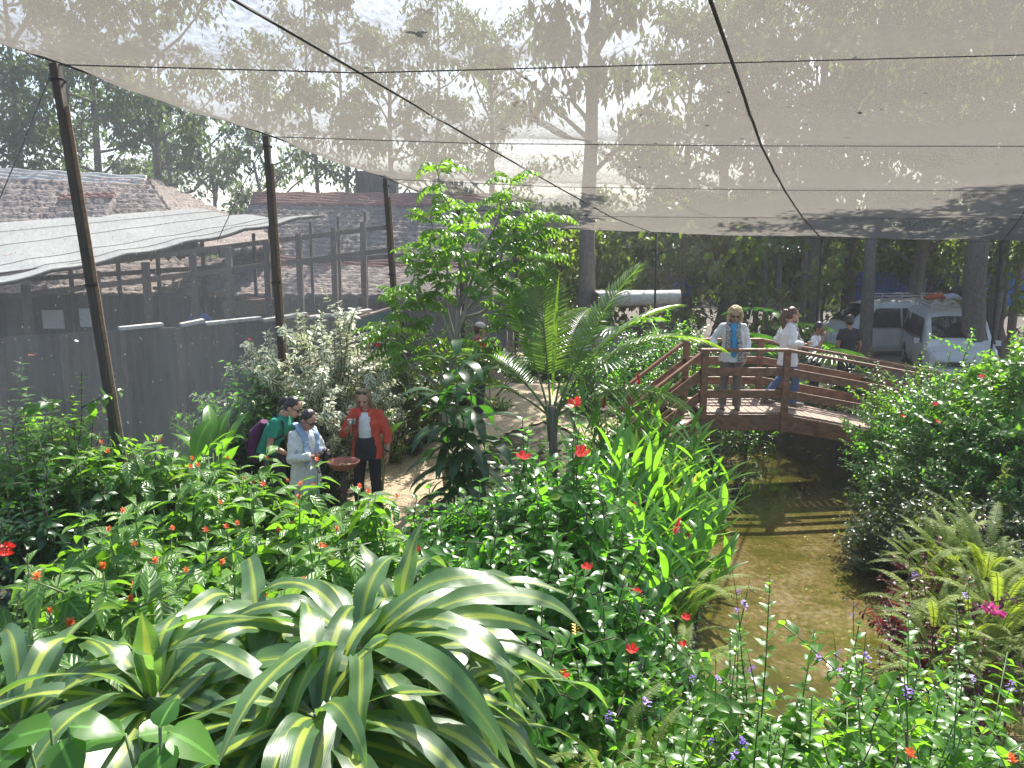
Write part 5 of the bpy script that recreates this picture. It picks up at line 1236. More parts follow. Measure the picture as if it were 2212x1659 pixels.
def leafy_tree():
    rng = np.random.default_rng(77); p = spot(962, 11.3); root = thing('leafy_tree', 'small tree with bright feathered leaves rising to the net, in the centre of the garden', 'tree', p)
    W = lambda px, py, y=11.3: np.array(at_y(px, py, y) - p)
    tr = [(np.array([[0, 0, -.1], W(958, 960), W(966, 860), W(985, 760), W(992, 660)]), np.array([.06, .055, .05, .042, .034]))]
    limbs = [[W(985, 760), W(1000, 560), W(985, 470), W(945, 370)], [W(992, 660), W(1040, 560), W(1075, 470), W(1105, 395)], [W(990, 690), W(1080, 600), W(1140, 520), W(1190, 475)],
             [W(966, 860), W(930, 760), W(890, 700), W(860, 640)], [W(985, 760), W(945, 640), W(935, 540), W(930, 470)], [W(992, 660), W(1050, 600), W(1090, 540), W(1110, 500)],
             [W(966, 860), W(1020, 790), W(1070, 730), W(1090, 680)], [W(980, 780), W(920, 690), W(900, 620), W(905, 560)], [W(985, 760, 11.0), W(1010, 640, 10.7), W(1000, 560, 10.6), W(1010, 500, 10.5)],
             [W(985, 760, 11.6), W(960, 640, 11.9), W(980, 540, 12.0), W(1000, 455, 12.1)], [W(966, 860, 11.2), W(900, 800, 10.8), W(860, 760, 10.6), W(838, 720, 10.6)], [W(990, 690, 11.5), W(1120, 640, 11.7), W(1160, 590, 11.8), W(1175, 560, 11.8)]]
    br = []; parts = []; rach = []
    for L in limbs:
        L = np.array(L); t = np.linspace(0, 3, 10); Q = np.stack([np.interp(t, range(4), L[:, k]) for k in range(3)], 1); Q[1:-1] += rng.normal(0, .03, (8, 3)); br.append((Q, np.linspace(.026, .007, 10)))
        nl = 15
        for k in range(nl):
            s = .25 + .75 * (k + rng.random()) / nl; i = s * 9; i0 = min(int(i), 8); c = Q[i0] + (Q[i0 + 1] - Q[i0]) * (i - i0)
            a = rng.uniform(0, 6.28)
            pp, rc = pinnate(rng, c, a, rng.uniform(.3, 1.1), rng.uniform(.34, .56), 7, .150, float(np.clip(rng.beta(2, 2) * .55 + .45 * s ** 3, 0, 1))); parts += pp; rach.append((rc, .0035))
        for k in range(5):
            pp, rc = pinnate(rng, Q[-1], k * 1.26 + rng.uniform(0, .5), rng.uniform(.7, 1.2), rng.uniform(.3, .5), 6, .14, float(rng.uniform(.7, 1))); parts += pp; rach.append((rc, .0035))
    cr = leaf_obj('crown', parts, M['lf_pin'], root)
    tube_obj('trunk', tr, M['palebark'], root, 9); tube_obj('branch', br, M['palebark'], root, 6); tube_obj('leaf_stalk', rach, M['greenstem'], cr, 4)
leafy_tree()
# lower leafy mass at the foot of the tree
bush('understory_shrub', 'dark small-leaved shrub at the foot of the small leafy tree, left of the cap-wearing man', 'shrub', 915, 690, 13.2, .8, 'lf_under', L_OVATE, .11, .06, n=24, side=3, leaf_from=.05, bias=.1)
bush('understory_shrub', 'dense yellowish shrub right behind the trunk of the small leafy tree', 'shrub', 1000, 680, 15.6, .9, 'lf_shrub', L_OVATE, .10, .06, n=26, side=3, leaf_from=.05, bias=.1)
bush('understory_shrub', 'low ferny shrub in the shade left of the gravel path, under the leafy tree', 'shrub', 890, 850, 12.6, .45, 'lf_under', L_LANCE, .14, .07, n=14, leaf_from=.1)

# ---- palm
def frond(root, P0, az, th0, L, bend, nl, ll, tint, mirror=0.0, droopl=.25, side=0.0, seed=0, ww=1.0, vee=.5):
    rng = np.random.default_rng(seed); n = 26; s = np.linspace(0, 1, n); th = th0 - bend * s ** 1.5; aa = az + side * s
    d = np.stack([np.cos(th) * np.sin(aa), np.cos(th) * np.cos(aa), np.sin(th)], 1); C = np.asarray(P0) + np.concatenate([np.zeros((1, 3)), np.cumsum(d[:-1] * L / (n - 1), 0)])
    q = np.linspace(.27, .985, nl); c = np.stack([np.interp(q, s, C[:, k]) for k in range(3)], 1); dd = unit(np.stack([np.interp(q, s, d[:, k]) for k in range(3)], 1)); aq = np.interp(q, s, aa)
    x = np.stack([np.cos(aq), -np.sin(aq), 0 * aq], 1); up = np.cross(x, dd); prof = ll * (np.sin(np.pi * ((q - .27) / .73 * .80 + .14)) ** .6)
    parts = []
    for sg in (-1, 1):
        D = unit(x * sg + dd * (.55 + .7 * q ** 3)[:, None] + up * vee + np.array([0, 0, -droopl]) + rng.normal(0, .035, (nl, 3)))
        parts.append(place(STRIPS[round(ww, 1)], c, D, up - x * sg * .35 + rng.normal(0, .06, (nl, 3)), prof * rng.uniform(.92, 1.05, nl), np.clip(tint + rng.normal(0, .08, nl), 0, 1)))
    o = leaf_obj('frond', parts, M['lf_palm'], root); tube_obj('rachis', [(C, np.linspace(.018, .004, n))], M['greenstem'], o, 6); return o
STRIPS = {k: tpl([0, .12, .4, .75, 1], [.010 * k, .026 * k, .032 * k, .022 * k, 0], 0.25, 0.32) for k in (1.0, 1.3)}
def palm():
    p = spot(1195, 11.0); root = thing('palm', 'feather-leaved palm with arching fronds in the centre, left of the bridge', 'palm', p)
    h0 = at_y(1195, 900, 11.0).z - p.z; top = np.array([0, 0, h0])
    FR = [(-1.15, 1.30, 2.35, .40, .66, .8, 1, -.15), (-.4, 1.38, 2.2, .30, .5, .45, 2, .2), (1.2, 1.20, 2.45, .45, .5, .55, 3, .1), (1.5, 1.10, 2.35, .90, .52, .45, 4, .25), (1.62, .98, 2.75, 1.55, .55, .7, 5, -.1), (-1.62, 1.02, 2.2, 1.75, .52, .7, 6, .0),
          (-1.8, .72, 1.8, 1.25, .45, .35, 7, .2), (.4, 1.1, 2.2, 1.0, .5, .3, 11, 0), (1.9, .62, 2.0, 1.3, .45, .45, 14, .1), (-.9, .85, 2.0, 1.1, .48, .25, 12, 0)]
    for az, th, L, bend, ll, ti, sd, si in FR: frond(root, top + np.array([math.sin(az) * .04, math.cos(az) * .04, 0]), az, th, L, bend, 40, ll, ti, side=si, seed=sd, ww=1.3)
    # spear leaf
    leaf_obj('spear_leaf', [strap(top + [0, 0, .3], .3, 1.46, 1.75, .06, .2, 12, .3, tint=.5, fold=.6)], M['lf_palm'], root)
    tube_obj('trunk', [(np.array([[0, 0, -.1], [.02, 0, h0 * .5], [0, 0, h0 + .15]]), np.array([.075, .065, .05]))], M['bark'], root, 10)
    tube_obj('leaf_base', [(np.array([top + [math.sin(a) * .03, math.cos(a) * .03, -.35], top + [math.sin(a) * .05, math.cos(a) * .05, -.1], top + [math.sin(a) * .09, math.cos(a) * .09, .2]]), np.array([.035, .03, .014])) for a, *_ in FR], M['greenstem'], root, 6)
palm()
def fan_palm(px, py, y, label, n=9, LR=.62, seed=1):
    rng = np.random.default_rng(seed); p = spot(px, y); h = ztop(px, py, y) - p.z; root = thing('fan_palm', label, 'palm', p); sts = []
    for k in range(n):
        az = k * 2.4 + rng.uniform(-.3, .3); th = rng.uniform(.35, 1.3); L = (h - LR * .6) * rng.uniform(.7, 1.0) / max(.5, math.sin(th)); L = min(L, h * 1.0)
        d = np.array([math.cos(th) * math.sin(az), math.cos(th) * math.cos(az), math.sin(th)]); c = d * L; sts.append((np.array([[0, 0, 0], c * .5 + [0, 0, .05], c]), .011))
        m_ = 26; a = np.linspace(-1.9, 1.9, m_); x = np.array([math.cos(az), -math.sin(az), 0]); f = np.array([math.cos(th - .9) * math.sin(az), math.cos(th - .9) * math.cos(az), math.sin(th - .9)]); nn = np.cross(x, f)
        D = np.cos(a)[:, None] * f + np.sin(a)[:, None] * x
        o = leaf_obj('leaf', [place(L_FAN, np.tile(c, (m_, 1)), D, np.tile(nn, (m_, 1)) + np.cos(np.arange(m_) * math.pi)[:, None] * x * .25, LR * rng.uniform(.8, 1.05) * (.75 + .25 * np.cos(a * .6)), np.clip(.35 + rng.normal(0, .12) + 0 * a, 0, 1))], M['lf_ging'] if k % 2 else M['lf_dark'], root)
    tube_obj('leaf_stalk', sts, M['greenstem'], root, 5)
L_FAN = tpl([0, .3, .62, .85, 1], [.008, .050, .058, .03, 0], .3, .22)
fan_palm(1570, 600, 16.6, 'fan palm with big round pleated leaves behind the curly-haired woman', 12, .80, 3)
fan_palm(1660, 700, 15.9, 'dark fan palm low behind the bridge, between the two women', 9, .72, 5)
fan_palm(1058, 700, 16.2, 'small bright fan palm right of the man in the beige cap', 5, .5, 8)

# ---- drooping big dark leaves
def droop_plant():
    rng = np.random.default_rng(31); p = spot(985, 8.6); root = thing('drooping_plant', 'plant with long glossy dark leaves hanging straight down, right of the woman in red', 'plant', p); h = ztop(985, 770, 8.6) - p.z
    parts, sts = [], []
    for q, (dx, dy, hh) in enumerate(((0, 0, 1.0), (.16, .05, .88), (-.13, .1, .82), (.08, -.12, .72), (-.05, -.08, .62), (.2, -.02, .6))):
        P = np.array([[dx * .4, dy * .4, 0], [dx * .8, dy * .8, h * hh * .6], [dx, dy, h * hh]]); sts.append((P, np.array([.016, .012, .008])))
        for k in range(17):
            a = k * 2.4 + q; z = 1 - k * .026; c = np.array([dx, dy, h * hh * z])
            parts.append(strap(c, a, rng.uniform(.2, .9) - (k > 4) * .5, rng.uniform(.50, .72), rng.uniform(.10, .14), rng.uniform(1.5, 2.1) - (k > 4) * .4, 9, rng.uniform(-.3, .3), .05, tint=(.85 if k < 2 else rng.uniform(0, .55)), rng=rng, neck=.25))
    leaf_obj('foliage', parts, M['lf_dark'], root); tube_obj('stem', sts, M['greenstem'], root, 6)
droop_plant()

# ---- hibiscus in the middle
G2 = 'hibiscus shrubs in the middle bed'
HB = [(1110, 890, 6.3, .55, ((1130, 990),), 'left of the palm, with one red flower low in front of the path'), (1235, 858, 6.2, .5, ((1243, 875), (1256, 978)), 'in front of the palm, with a big open red flower at its top'), (1010, 1030, 6.4, .55, (), 'under the drooping dark plant, without flowers'),
      (905, 1040, 6.9, .5, (), 'right of the legs of the woman in red'), (1150, 1035, 5.5, .55, ((1252, 985),), 'in the middle, in front of the taller hibiscus'), (1285, 1000, 5.7, .5, (), 'at the edge of the red ginger, plain green'),
      (1060, 1120, 5.0, .55, (), 'just above the foreground striped leaves, right of centre'), (1190, 1140, 4.8, .55, (), 'dark and glossy, right of the striped clump'), (930, 1110, 5.2, .55, ((898, 1190),), 'behind the upright tip of the striped clump, with one red flower'), (800, 1110, 5.6, .5, (), 'between the terracotta dish and the striped clump'),
      (1300, 1180, 4.9, .5, ((1268, 1228),), 'beside the stream-side ginger, with one red bloom'), (1150, 1290, 4.1, .5, ((1022, 1334),), 'low, partly covered by the striped leaves'), (1290, 1300, 4.5, .55, ((1365, 1405),), 'on the left bank above the ferns')]
for px, py, y, r, fp, lab in HB:
    bush('hibiscus', 'hibiscus shrub ' + lab, 'shrub', px, py, y, r, 'lf_hib', L_OVATE, .150, .062, n=26, side=2, group=G2, flowers='hibiscus', fpos=fp, fsize=1.0 if y > 5.6 else .62, leaf_from=.2, sag=.5, lift=.3)
LH = [(1380, 1270, 5.2, .5, ((1375, 1280),), 'small-leaved, spilling over the left bank'), (1440, 1330, 5.0, .45, ((1482, 1336), (1475, 1395)), 'with hanging red flowers over the water'), (1360, 1400, 4.2, .45, ((1217, 1460),), 'low on the left bank above the pale ferns'), (1250, 1420, 3.9, .4, ((1244, 1372),), 'with a yellow bloom right of the striped clump')]
for k, (px, py, y, r, fp, lab) in enumerate(LH):
    bush('bank_shrub', 'green shrub ' + lab, 'shrub', px, py, y, r, 'lf_hib', L_OVATE, .098, .05, n=24, side=2, group='small-leaved shrubs on the left bank', flowers='yellow' if k == 3 else 'hibiscus', fpos=fp, fsize=.55, leaf_from=.1, sag=.55)

# ---- red ginger
def ginger(label, px, py, y, n=9, r=.45, fl=(), L=.56, group='red ginger clumps along the left bank', m='lf_ging', W=.072):
    SEED[0] += 1; rng = np.random.default_rng(SEED[0]); p = spot(px, y); h = ztop(px, py, y) - p.z; root = thing('red_ginger', label, 'plant', p, group=group); parts, sts = [], []
    for k in range(n):
        a = k * 2.4 + rng.uniform(-.4, .4); q = math.sqrt((k + .5) / n); lean = .5 * q * r; hh = h * (1 - .3 * q ** 2) * rng.uniform(.82, 1.0)
        o = np.array([math.sin(a), math.cos(a), 0]); s = np.linspace(0, 1, 8); P = o * (r * .5 * q) + o[None] * (lean * 1.6 * s ** 2)[:, None] + np.array([0, 0, 1.0])[None] * (hh * .86 * s)[:, None]
        sts.append((P, np.linspace(.012, .006, 8))); pl = rng.uniform(0, 6.28)
        for j in range(11):
            t = .22 + .78 * j / 10; i = t * 7; i0 = min(int(i), 6); c = P[i0] + (P[i0 + 1] - P[i0]) * (i - i0)
            az = pl + (math.pi if j % 2 else 0) + rng.normal(0, .25)
            parts.append(strap(c, az, rng.uniform(.65, 1.05) + .25 * (j == 10), L * rng.uniform(.8, 1.1) * (1 - .2 * abs(t - .6)), W * rng.uniform(.85, 1.1), rng.uniform(.35, .85), 7, rng.uniform(-.5, .5), .03, tint=float(np.clip(rng.beta(2, 2.4) + .12 * (t > .8), 0, 1)), rng=rng, neck=.15))
    leaf_obj('foliage', parts, M[m], root); tube_obj('cane', sts, M['greenstem'], root, 5)
    for fx, fy in fl: add_flower(root, 'ginger', at_y(fx, fy + 14, y - r * .5) - p, 1.0, rng, .3)
GI = [(1340, 775, 10.8, 12, .55, ((1303, 868),), 'tall, right of the palm trunk'), (1415, 850, 10.4, 13, .55, ((1380, 818),), 'in front of the left bridge stairs'), (1475, 925, 9.6, 12, .5, (), 'nearest the bridge, plain leaves'), (1390, 930, 9.0, 13, .5, (), 'in the middle of the left bank clumps'), (1320, 930, 8.6, 11, .5, (), 'left of the others, behind the hibiscus flower'),
      (1485, 1020, 8.6, 12, .5, (), 'leaning out over the stream'), (1410, 1060, 7.6, 12, .5, ((1360, 1105),), 'with one red spike at its foot'), (1340, 1080, 7.0, 10, .45, (), 'between the hibiscus and the stream'), (1490, 1125, 7.4, 11, .45, ((1457, 1140), (1490, 1158)), 'with two red spikes over the water'), (1410, 1160, 6.5, 11, .42, ((1276, 1155), (1252, 1160)), 'with red heads on its left side, lowest of the row')]
for px, py, y, n, r, fl, lab in GI: ginger('red ginger clump ' + lab, px, py, y, n, r, fl)
ginger('croton-like clump with yellowish upright leaves between the ginger and the bridge stairs', 1440, 950, 8.9, 10, .35, (), .3, None, 'lf_fern', .07)

# ---- ferns
def fern(label, px, py, y, n=22, L=.6, group=None, m='lf_fern', z0=.15, xy=None, tip=None, bend=1.5):
    SEED[0] += 1; rng = np.random.default_rng(SEED[0]); p = spot(px, y); h = ztop(px, py, y) - p.z; root = thing('fern', label, 'fern', p, group=group); parts, sts = [], []
    zb = max(0.05, h - L * .75)
    for k in range(n):
        az = k * 2.4 + rng.uniform(-.3, .3); th = rng.uniform(.7, 1.4); LL = L * 1.2 * rng.uniform(.7, 1.1); b = rng.uniform(.6, 1.25) * bend; ns = 56; s = np.linspace(0, 1, ns); t_ = th - b * s ** 1.2
        d = np.stack([np.cos(t_) * math.sin(az), np.cos(t_) * math.cos(az), np.sin(t_)], 1); C = np.array([math.sin(az) * .06, math.cos(az) * .06, zb * rng.uniform(.5, 1)]) + np.concatenate([np.zeros((1, 3)), np.cumsum(d[:-1] * LL / (ns - 1), 0)])
        x = np.array([math.cos(az), -math.sin(az), 0]); up = np.cross(np.tile(x, (ns, 1)), d); w_ = LL * .075 * np.sin(np.pi * np.clip(s * .93 + .06, 0, 1)) ** .6; tn = float(rng.beta(2, 2))
        for sg in (-1, 1): parts.append(place(L_PINNA, C[2:], x * sg + d[2:] * .25 + rng.normal(0, .08, (ns - 2, 3)), up[2:], w_[2:] * rng.uniform(.9, 1.1, ns - 2), tn))
        sts.append((C, .0025))
    leaf_obj('frond', parts, M[m], root); tube_obj('stalk', sts, M['greenstem'], root, 3)
FE = [(2110, 1085, 7.0, .62, 'tallest, arching over the dark red plants at the right edge'), (2190, 1090, 6.6, .65, 'upright, at the right edge beside the tallest fern'), (2065, 1130, 7.0, .55, 'hanging over the right side of the stream'), (2165, 1190, 5.9, .55, 'low, in front of the tallest fern'), (2085, 1245, 5.6, .5, 'with one frond pointing left over the water'), (2225, 1180, 5.7, .6, 'cut by the right edge of the picture')]
for px, py, y, L, lab in FE: fern('yellow-green sword fern ' + lab, px, py, y, 44, L, 'sword ferns on the right bank')
FE2 = [(1520, 1010, 9.4, .6, 'under the near end of the bridge'), (1500, 1200, 6.4, .6, 'hanging from the left bank below the ginger'), (1490, 1330, 5.4, .6, 'pale, trailing to the water beside the red flowers'), (1440, 1440, 4.6, .55, 'pale, low on the left bank'), (1330, 1510, 3.7, .5, 'at the bottom edge, right of the striped clump'), (1270, 1600, 3.2, .4, 'in the corner between the striped clump and the bottom edge'), (1540, 1040, 11.6, .6, 'with white-lit fronds at the foot of the bridge'), (1400, 1590, 3.3, .4, 'at the bottom edge in front of the stream')]
for px, py, y, L, lab in FE2: fern('fern ' + lab, px, py, y, 22, L, 'ferns on the left bank', bend=1.9)
# ---- dark red foliage
for px, py, y, r, lab in ((2060, 1150, 7.1, .5, 'under the tallest fern'), (2045, 1235, 6.2, .42, 'at the water, in front of the ferns'), (2150, 1090, 7.6, .55, 'behind the ferns at the right edge'), (2130, 1240, 5.7, .4, 'lowest, between ferns and green shrubs')):
    bush('red_leaved_plant', 'dark red-leaved plant ' + lab, 'plant', px, py, y, r, 'lf_col', L_OVATE, .085, .05, n=16, leaf_from=.1, group='dark red-leaved plants on the right bank')
# ---- right bank thickets
RT = [(1985, 705, 11.2, .85, 'tallest, below the van that faces the garden'), (2080, 700, 10.2, .9, 'in front of the thick grey trunk'), (2190, 655, 9.4, .8, 'bright, cut by the right edge of the picture'), (1985, 800, 10.6, .8, 'hiding the lower end of the bridge'), (2060, 850, 9.6, .9, 'in the middle of the right bank'), (2190, 840, 8.8, .85, 'mid-height at the right edge'),
      (2000, 930, 10.0, .75, 'leaning over the water below the bridge'), (2090, 980, 8.8, .75, 'dark, above the ferns'), (2180, 990, 8.0, .75, 'dark, at the right edge above the ferns'), (1965, 1010, 9.4, .55, 'lowest, touching the stream')]
for k, (px, py, y, r, lab) in enumerate(RT):
    bush('vine_shrub', 'tangled small-leaved shrub ' + lab, 'shrub', px, py, y, r, 'lf_under' if k in (6, 7, 8, 9) else 'lf_hib' if k % 2 else 'lf_shrub', L_SMALL if k != 2 else L_OVATE, .082 if k != 2 else .12, .042, n=44, side=3, group='tangled shrubs on the right bank', leaf_from=.1, lift=.35, wob=.09, droop=.25, bias=.12 if k in (0, 1, 2, 3, 5) else 0, flowers='hibiscus' if k in (4, 5) else None, fpos=((1950, 900),) if k == 4 else ((2020, 875), (2120, 815), (2025, 912)) if k == 5 else (), fsize=.55)
# ---- foreground porterweed
G3 = 'purple-flowered shrubs in the right foreground'
PW_ = [(1680, 1235, 3.7, .38, 'with the tallest leafy tip against the water'), (1600, 1380, 3.5, .38, 'left of the tallest tip, over the stream'), (1770, 1340, 3.5, .42, 'right of the tallest tip, over the stream'), (1880, 1330, 3.4, .40, 'with an upright tip in front of the far scum-covered water'), (2010, 1330, 3.2, .42, 'below the dark red plants'), (2130, 1330, 3.4, .45, 'under the ferns at the right edge'),
       (1960, 1450, 2.6, .38, 'with larger leaves near the lower right corner'), (2110, 1450, 2.5, .4, 'in the lower right corner, dark stems showing'), (1800, 1480, 2.7, .38, 'at the bottom edge below the stream'), (1660, 1530, 2.6, .36, 'at the bottom edge with a bare dark stem'), (1510, 1560, 2.7, .33, 'at the bottom edge next to the left bank ferns'), (1400, 1610, 2.6, .3, 'leftmost at the bottom edge'), (1900, 1590, 2.2, .36, 'nearest to the camera at the bottom edge')]
for k, (px, py, y, r, lab) in enumerate(PW_):
    root, p, h = bush('porterweed', 'purple-spiked shrub ' + lab, 'shrub', px, py, y, r, 'lf_shrub', L_OVATE, .098, .046, n=19, side=3, group=G3, flowers='purple', nfl=2, fsize=.9, leaf_from=.35, sag=.3, lift=.35, bias=.26, r0=.008, tipsmall=.5, stemm='greenstem' if k % 3 else 'twig')
SEED[0] += 1; rr = np.random.default_rng(9)
root, p, h = bush('pink_shrub', 'low shrub with two bright pink flower heads at the right edge below the ferns', 'shrub', 2130, 1290, 4.2, .35, 'lf_shrub', L_OVATE, .075, .05, n=12, flowers='pink', fpos=((2136, 1318), (2150, 1325)), fsize=1.2)
root, p, h = bush('scarlet_shrub', 'low shrub with orange-red buds in the bottom right corner', 'shrub', 2040, 1590, 2.4, .3, 'lf_shrub', L_OVATE, .075, .05, n=12, flowers='orange', fpos=((1967, 1634), (2190, 1650)), fsize=.6)

# ---- foreground dracaena with yellow-striped leaves
def drac(label, px, py, y, leaves, seed, canes=1):
    rng = np.random.default_rng(seed); c = at_y(px, py, y); p = Vector((c.x, y, gz(c.x, y) - .05)); root = thing('striped_dracaena', label, 'plant', p, group='yellow-striped dracaenas in the foreground')
    top = np.array(c - p); parts = []
    for i, (az, th, L, bend, side) in enumerate(leaves):
        k = .5 * i / len(leaves); o = np.array([math.sin(az) * .015, math.cos(az) * .015, -.26 * k])
        parts.append(strap(top + o, az, th, L, rng.uniform(.076, .106), bend, 19, rng.uniform(-1.0, 1.0), .26, tint=rng.uniform(.15, .95), rng=rng, side=side, neck=.32, fold=.13))
    leaf_obj('foliage', parts, M['lf_drac'], root)
    tube_obj('cane', [(np.array([[.06, .04, 0], [.03, .02, top[2] * .5], [0, 0, top[2]]]), np.array([.028, .024, .02]))], M['palebark'], root, 8)
def rosette(rng, n, L0, L1, t0=.92, t1=-.35):
    out = []
    for i in range(n):
        f = i / (n - 1); out.append((i * 2.39996 + rng.normal(0, .22), t0 + (t1 - t0) * f ** .9 + rng.normal(0, .17), rng.uniform(L0, L1) * (.7 + .5 * min(1, f * 3)), rng.uniform(1.3, 2.7) * (1 - .36 * f), rng.normal(0, .35)))
    return out
rg = np.random.default_rng(12)
drac('largest yellow-striped dracaena, its leaves arching right across the foreground', 775, 1400, 2.75, rosette(rg, 62, .66, .90), 21)
drac('yellow-striped dracaena at the left of the foreground, with one leaf standing upright', 330, 1500, 2.55, [(2.9, 1.55, .34, .3, 0), (3.1, 1.45, .40, 1.2, 0)] + rosette(rg, 46, .58, .78), 22)
drac('yellow-striped dracaena behind the largest one, a pale leaf standing up at its top', 860, 1350, 3.15, [(.4, 1.42, .46, .7, .2)] + rosette(rg, 42, .56, .78), 23)
drac('yellow-striped dracaena between the other two, low and partly hidden', 560, 1440, 2.8, rosette(rg, 42, .56, .76), 24)
drac('yellow-striped dracaena in the lower middle, leaves hanging down to the bottom edge', 690, 1540, 2.35, rosette(rg, 42, .54, .74, .9, -.4), 25)
drac('yellow-striped dracaena in the lower left corner, half out of the picture', 40, 1560, 2.4, rosette(rg, 40, .56, .74), 26)
drac('yellow-striped dracaena at the lower right of the clump, drooping in the shade', 950, 1520, 2.65, rosette(rg, 40, .54, .74, .8, -.4), 27)
# broad soft leaves in front of them
def broad(label, px, py, y, specs, seed):
    rng = np.random.default_rng(seed); c = at_y(px, py, y); p = Vector((c.x, y, gz(c.x, y) - .03)); root = thing('broad_leaved_plant', label, 'plant', p); parts, sts = [], []
    for qx, qy, L, az, el, ti in specs:
        q = np.array(at_y(qx, qy, y + rng.uniform(-.06, .06)) - p); d = np.array([math.sin(az), math.cos(az), el])
        parts.append(place(L_BROAD2, [q], [d], [np.array([0, -.25, 1.0])], L, ti)); b = np.array([0, 0, q[2] - .5]); sts.append((np.array([b, (b + q) / 2 + [0, 0, .05], q]), .004))
    leaf_obj('foliage', parts, M['lf_ging'], root); tube_obj('stem', sts + [(np.array([[0, 0, 0], [0, 0, max(.2, c.z - p.z - .2)]]), .008)], M['greenstem'], root, 5)
L_BROAD2 = tpl([0, .05, .16, .35, .58, .8, .93, 1], [0, .20, .34, .38, .30, .16, .06, 0], .08, .32, .05)
broad('plant with three soft heart-shaped leaves at the bottom edge, in front of the striped clump', 330, 1600, 1.75, [(270, 1585, .13, -1.9, .1, .8), (300, 1590, .12, .9, -.1, .9), (365, 1580, .14, 1.7, -.35, .9), (345, 1610, .12, 2.8, -.3, .4), (345, 1570, .085, .1, .6, .2), (310, 1640, .12, 2.2, -.2, .7)], 5)
broad('plant with broad drooping leaves in the bottom left corner', 110, 1590, 1.75, [(110, 1575, .14, -1.75, .0, .8), (150, 1570, .12, 1.3, -.1, .5), (60, 1600, .13, -2.4, -.2, .6), (130, 1600, .12, 2.4, -.4, .3)], 6)

# ---- shrubs by and behind the bridge and along the far net
FAR = [('white-flecked green shrub behind the palm, right of the kiosk wall', 1340, 690, 17.2, .9, 'lf_hib', L_OVATE, .11, 26), ('bright green shrub left of the bridge, below the kiosk', 1430, 655, 17.6, .9, 'lf_hib', L_OVATE, .11, 26), ('bright shrub reaching up to the kiosk roof edge, left of the fan palm', 1490, 640, 16.8, .8, 'lf_pin', L_OVATE, .10, 24),
       ('glossy shrub behind the far railing at the left end of the bridge', 1390, 725, 15.2, .8, 'lf_hib', L_OVATE, .10, 24), ('dark shrub beyond the bridge, left of the white-shirted man', 1690, 700, 17.2, .9, 'lf_under', L_OVATE, .13, 22), ('shaded shrub beyond the stream, under the nose of the side-on van', 1700, 660, 20.5, .8, 'lf_under', L_BROAD, .2, 22),
       ('leafy bush in front of the man in black', 1880, 745, 14.2, .6, 'lf_under', L_OVATE, .11, 18), ('low dark fern-like shrub under the far railing', 1760, 850, 14.9, .7, 'lf_under', L_LANCE, .16, 18), ('low shrub between the two bridge railings at the far bank', 1620, 830, 15.4, .7, 'lf_shrub', L_OVATE, .10, 18), ('low green shrub under the bridge stairs', 1470, 860, 14.6, .5, 'lf_ging', L_LANCE, .2, 14),
       ('ivy-like shrub under the near edge of the bridge', 1545, 905, 12.3, .35, 'lf_dark', L_OVATE, .09, 16), ('dark bank shrub below the bridge, left of the water', 1580, 940, 12.6, .5, 'lf_dark', L_SMALL, .07, 22), ('dense shrub right of the gravel path beyond the palm', 1265, 760, 15.0, .8, 'lf_shrub', L_OVATE, .11, 22), ('shadowy shrub at the far end of the gravel path', 1130, 740, 20.0, .9, 'lf_under', L_OVATE, .13, 20), ('low leafy edging plant left of the far gravel path', 1075, 850, 15.0, .4, 'lf_shrub', L_OVATE, .07, 18), ('broad-leaved shrub behind the palm fronds at the far net', 1200, 700, 19.5, .9, 'lf_under', L_BROAD, .2, 18)]
for lab, px, py, y, r, m, t, s_, n in FAR:
    bush('garden_shrub', lab, 'shrub', px, py, y, r, m, t, s_, .07, n=n, side=2, leaf_from=.08, bias=.08)

# ---- ground cover between the plants
def floating_leaves():
    rng = np.random.default_rng(66); P = []
    while len(P) < 260:
        y = rng.uniform(4.5, 14); x = np.interp(y, SY, SX) + rng.uniform(-1.25, 1.25); P.append((x, y, WATER + .006))
    n = len(P); a = rng.uniform(0, 6.28, n)
    o = leaf_obj('floating_leaves', [place(L_SMALL, P, np.stack([np.cos(a), np.sin(a), np.zeros(n)], 1), np.tile([0, 0, 1.0], (n, 1)), rng.uniform(.02, .07, n), rng.uniform(.2, 1, n))], M['lf_fern'])
    o['kind'] = 'stuff'; o['label'] = 'small leaves and scum flecks floating on the stream'; o['category'] = 'leaves'
floating_leaves()
def ground_cover():
    rng = np.random.default_rng(55); P = []
    while len(P) < 16000:
        x, y = rng.uniform(-6, 12), rng.uniform(2.2, 19)
        if abs(x) > .72 * y + 1.2: continue
        d = abs(x - np.interp(y, SY, SX))
        if d < 1.30: continue
        pc = np.interp(y, [6.8, 9, 11.5, 13.3, 14.9, 17.5, 21], [-2.9, -2.2, -1.9, -1.3, -.2, .35, .6])
        if y > 6.8 and abs(x - pc) < .98 + .1 * rng.random(): continue
        if 13 < y < 15.8 and -.2 < x < 2.1 and rng.random() < .8: continue
        P.append((x, y))
    P = np.array(P); hh = rng.uniform(.02, .30, len(P)) ** 1.2; Z = g(P[:, 0], P[:, 1]) + hh; n = len(P); a = rng.uniform(0, 6.28, n)
    D = np.stack([np.cos(a), np.sin(a), rng.uniform(-.3, .7, n)], 1); o = leaf_obj('ground_cover', [place(L_SMALL, np.column_stack([P, Z]), D, np.array([0, 0, 1.0]) + rng.normal(0, .3, (n, 3)), rng.uniform(.06, .16, n), rng.beta(1.5, 3, n))], M['lf_shrub'])
    o['kind'] = 'stuff'; o['label'] = 'low green ground cover filling the beds between the shrubs'; o['category'] = 'ground cover'
ground_cover()
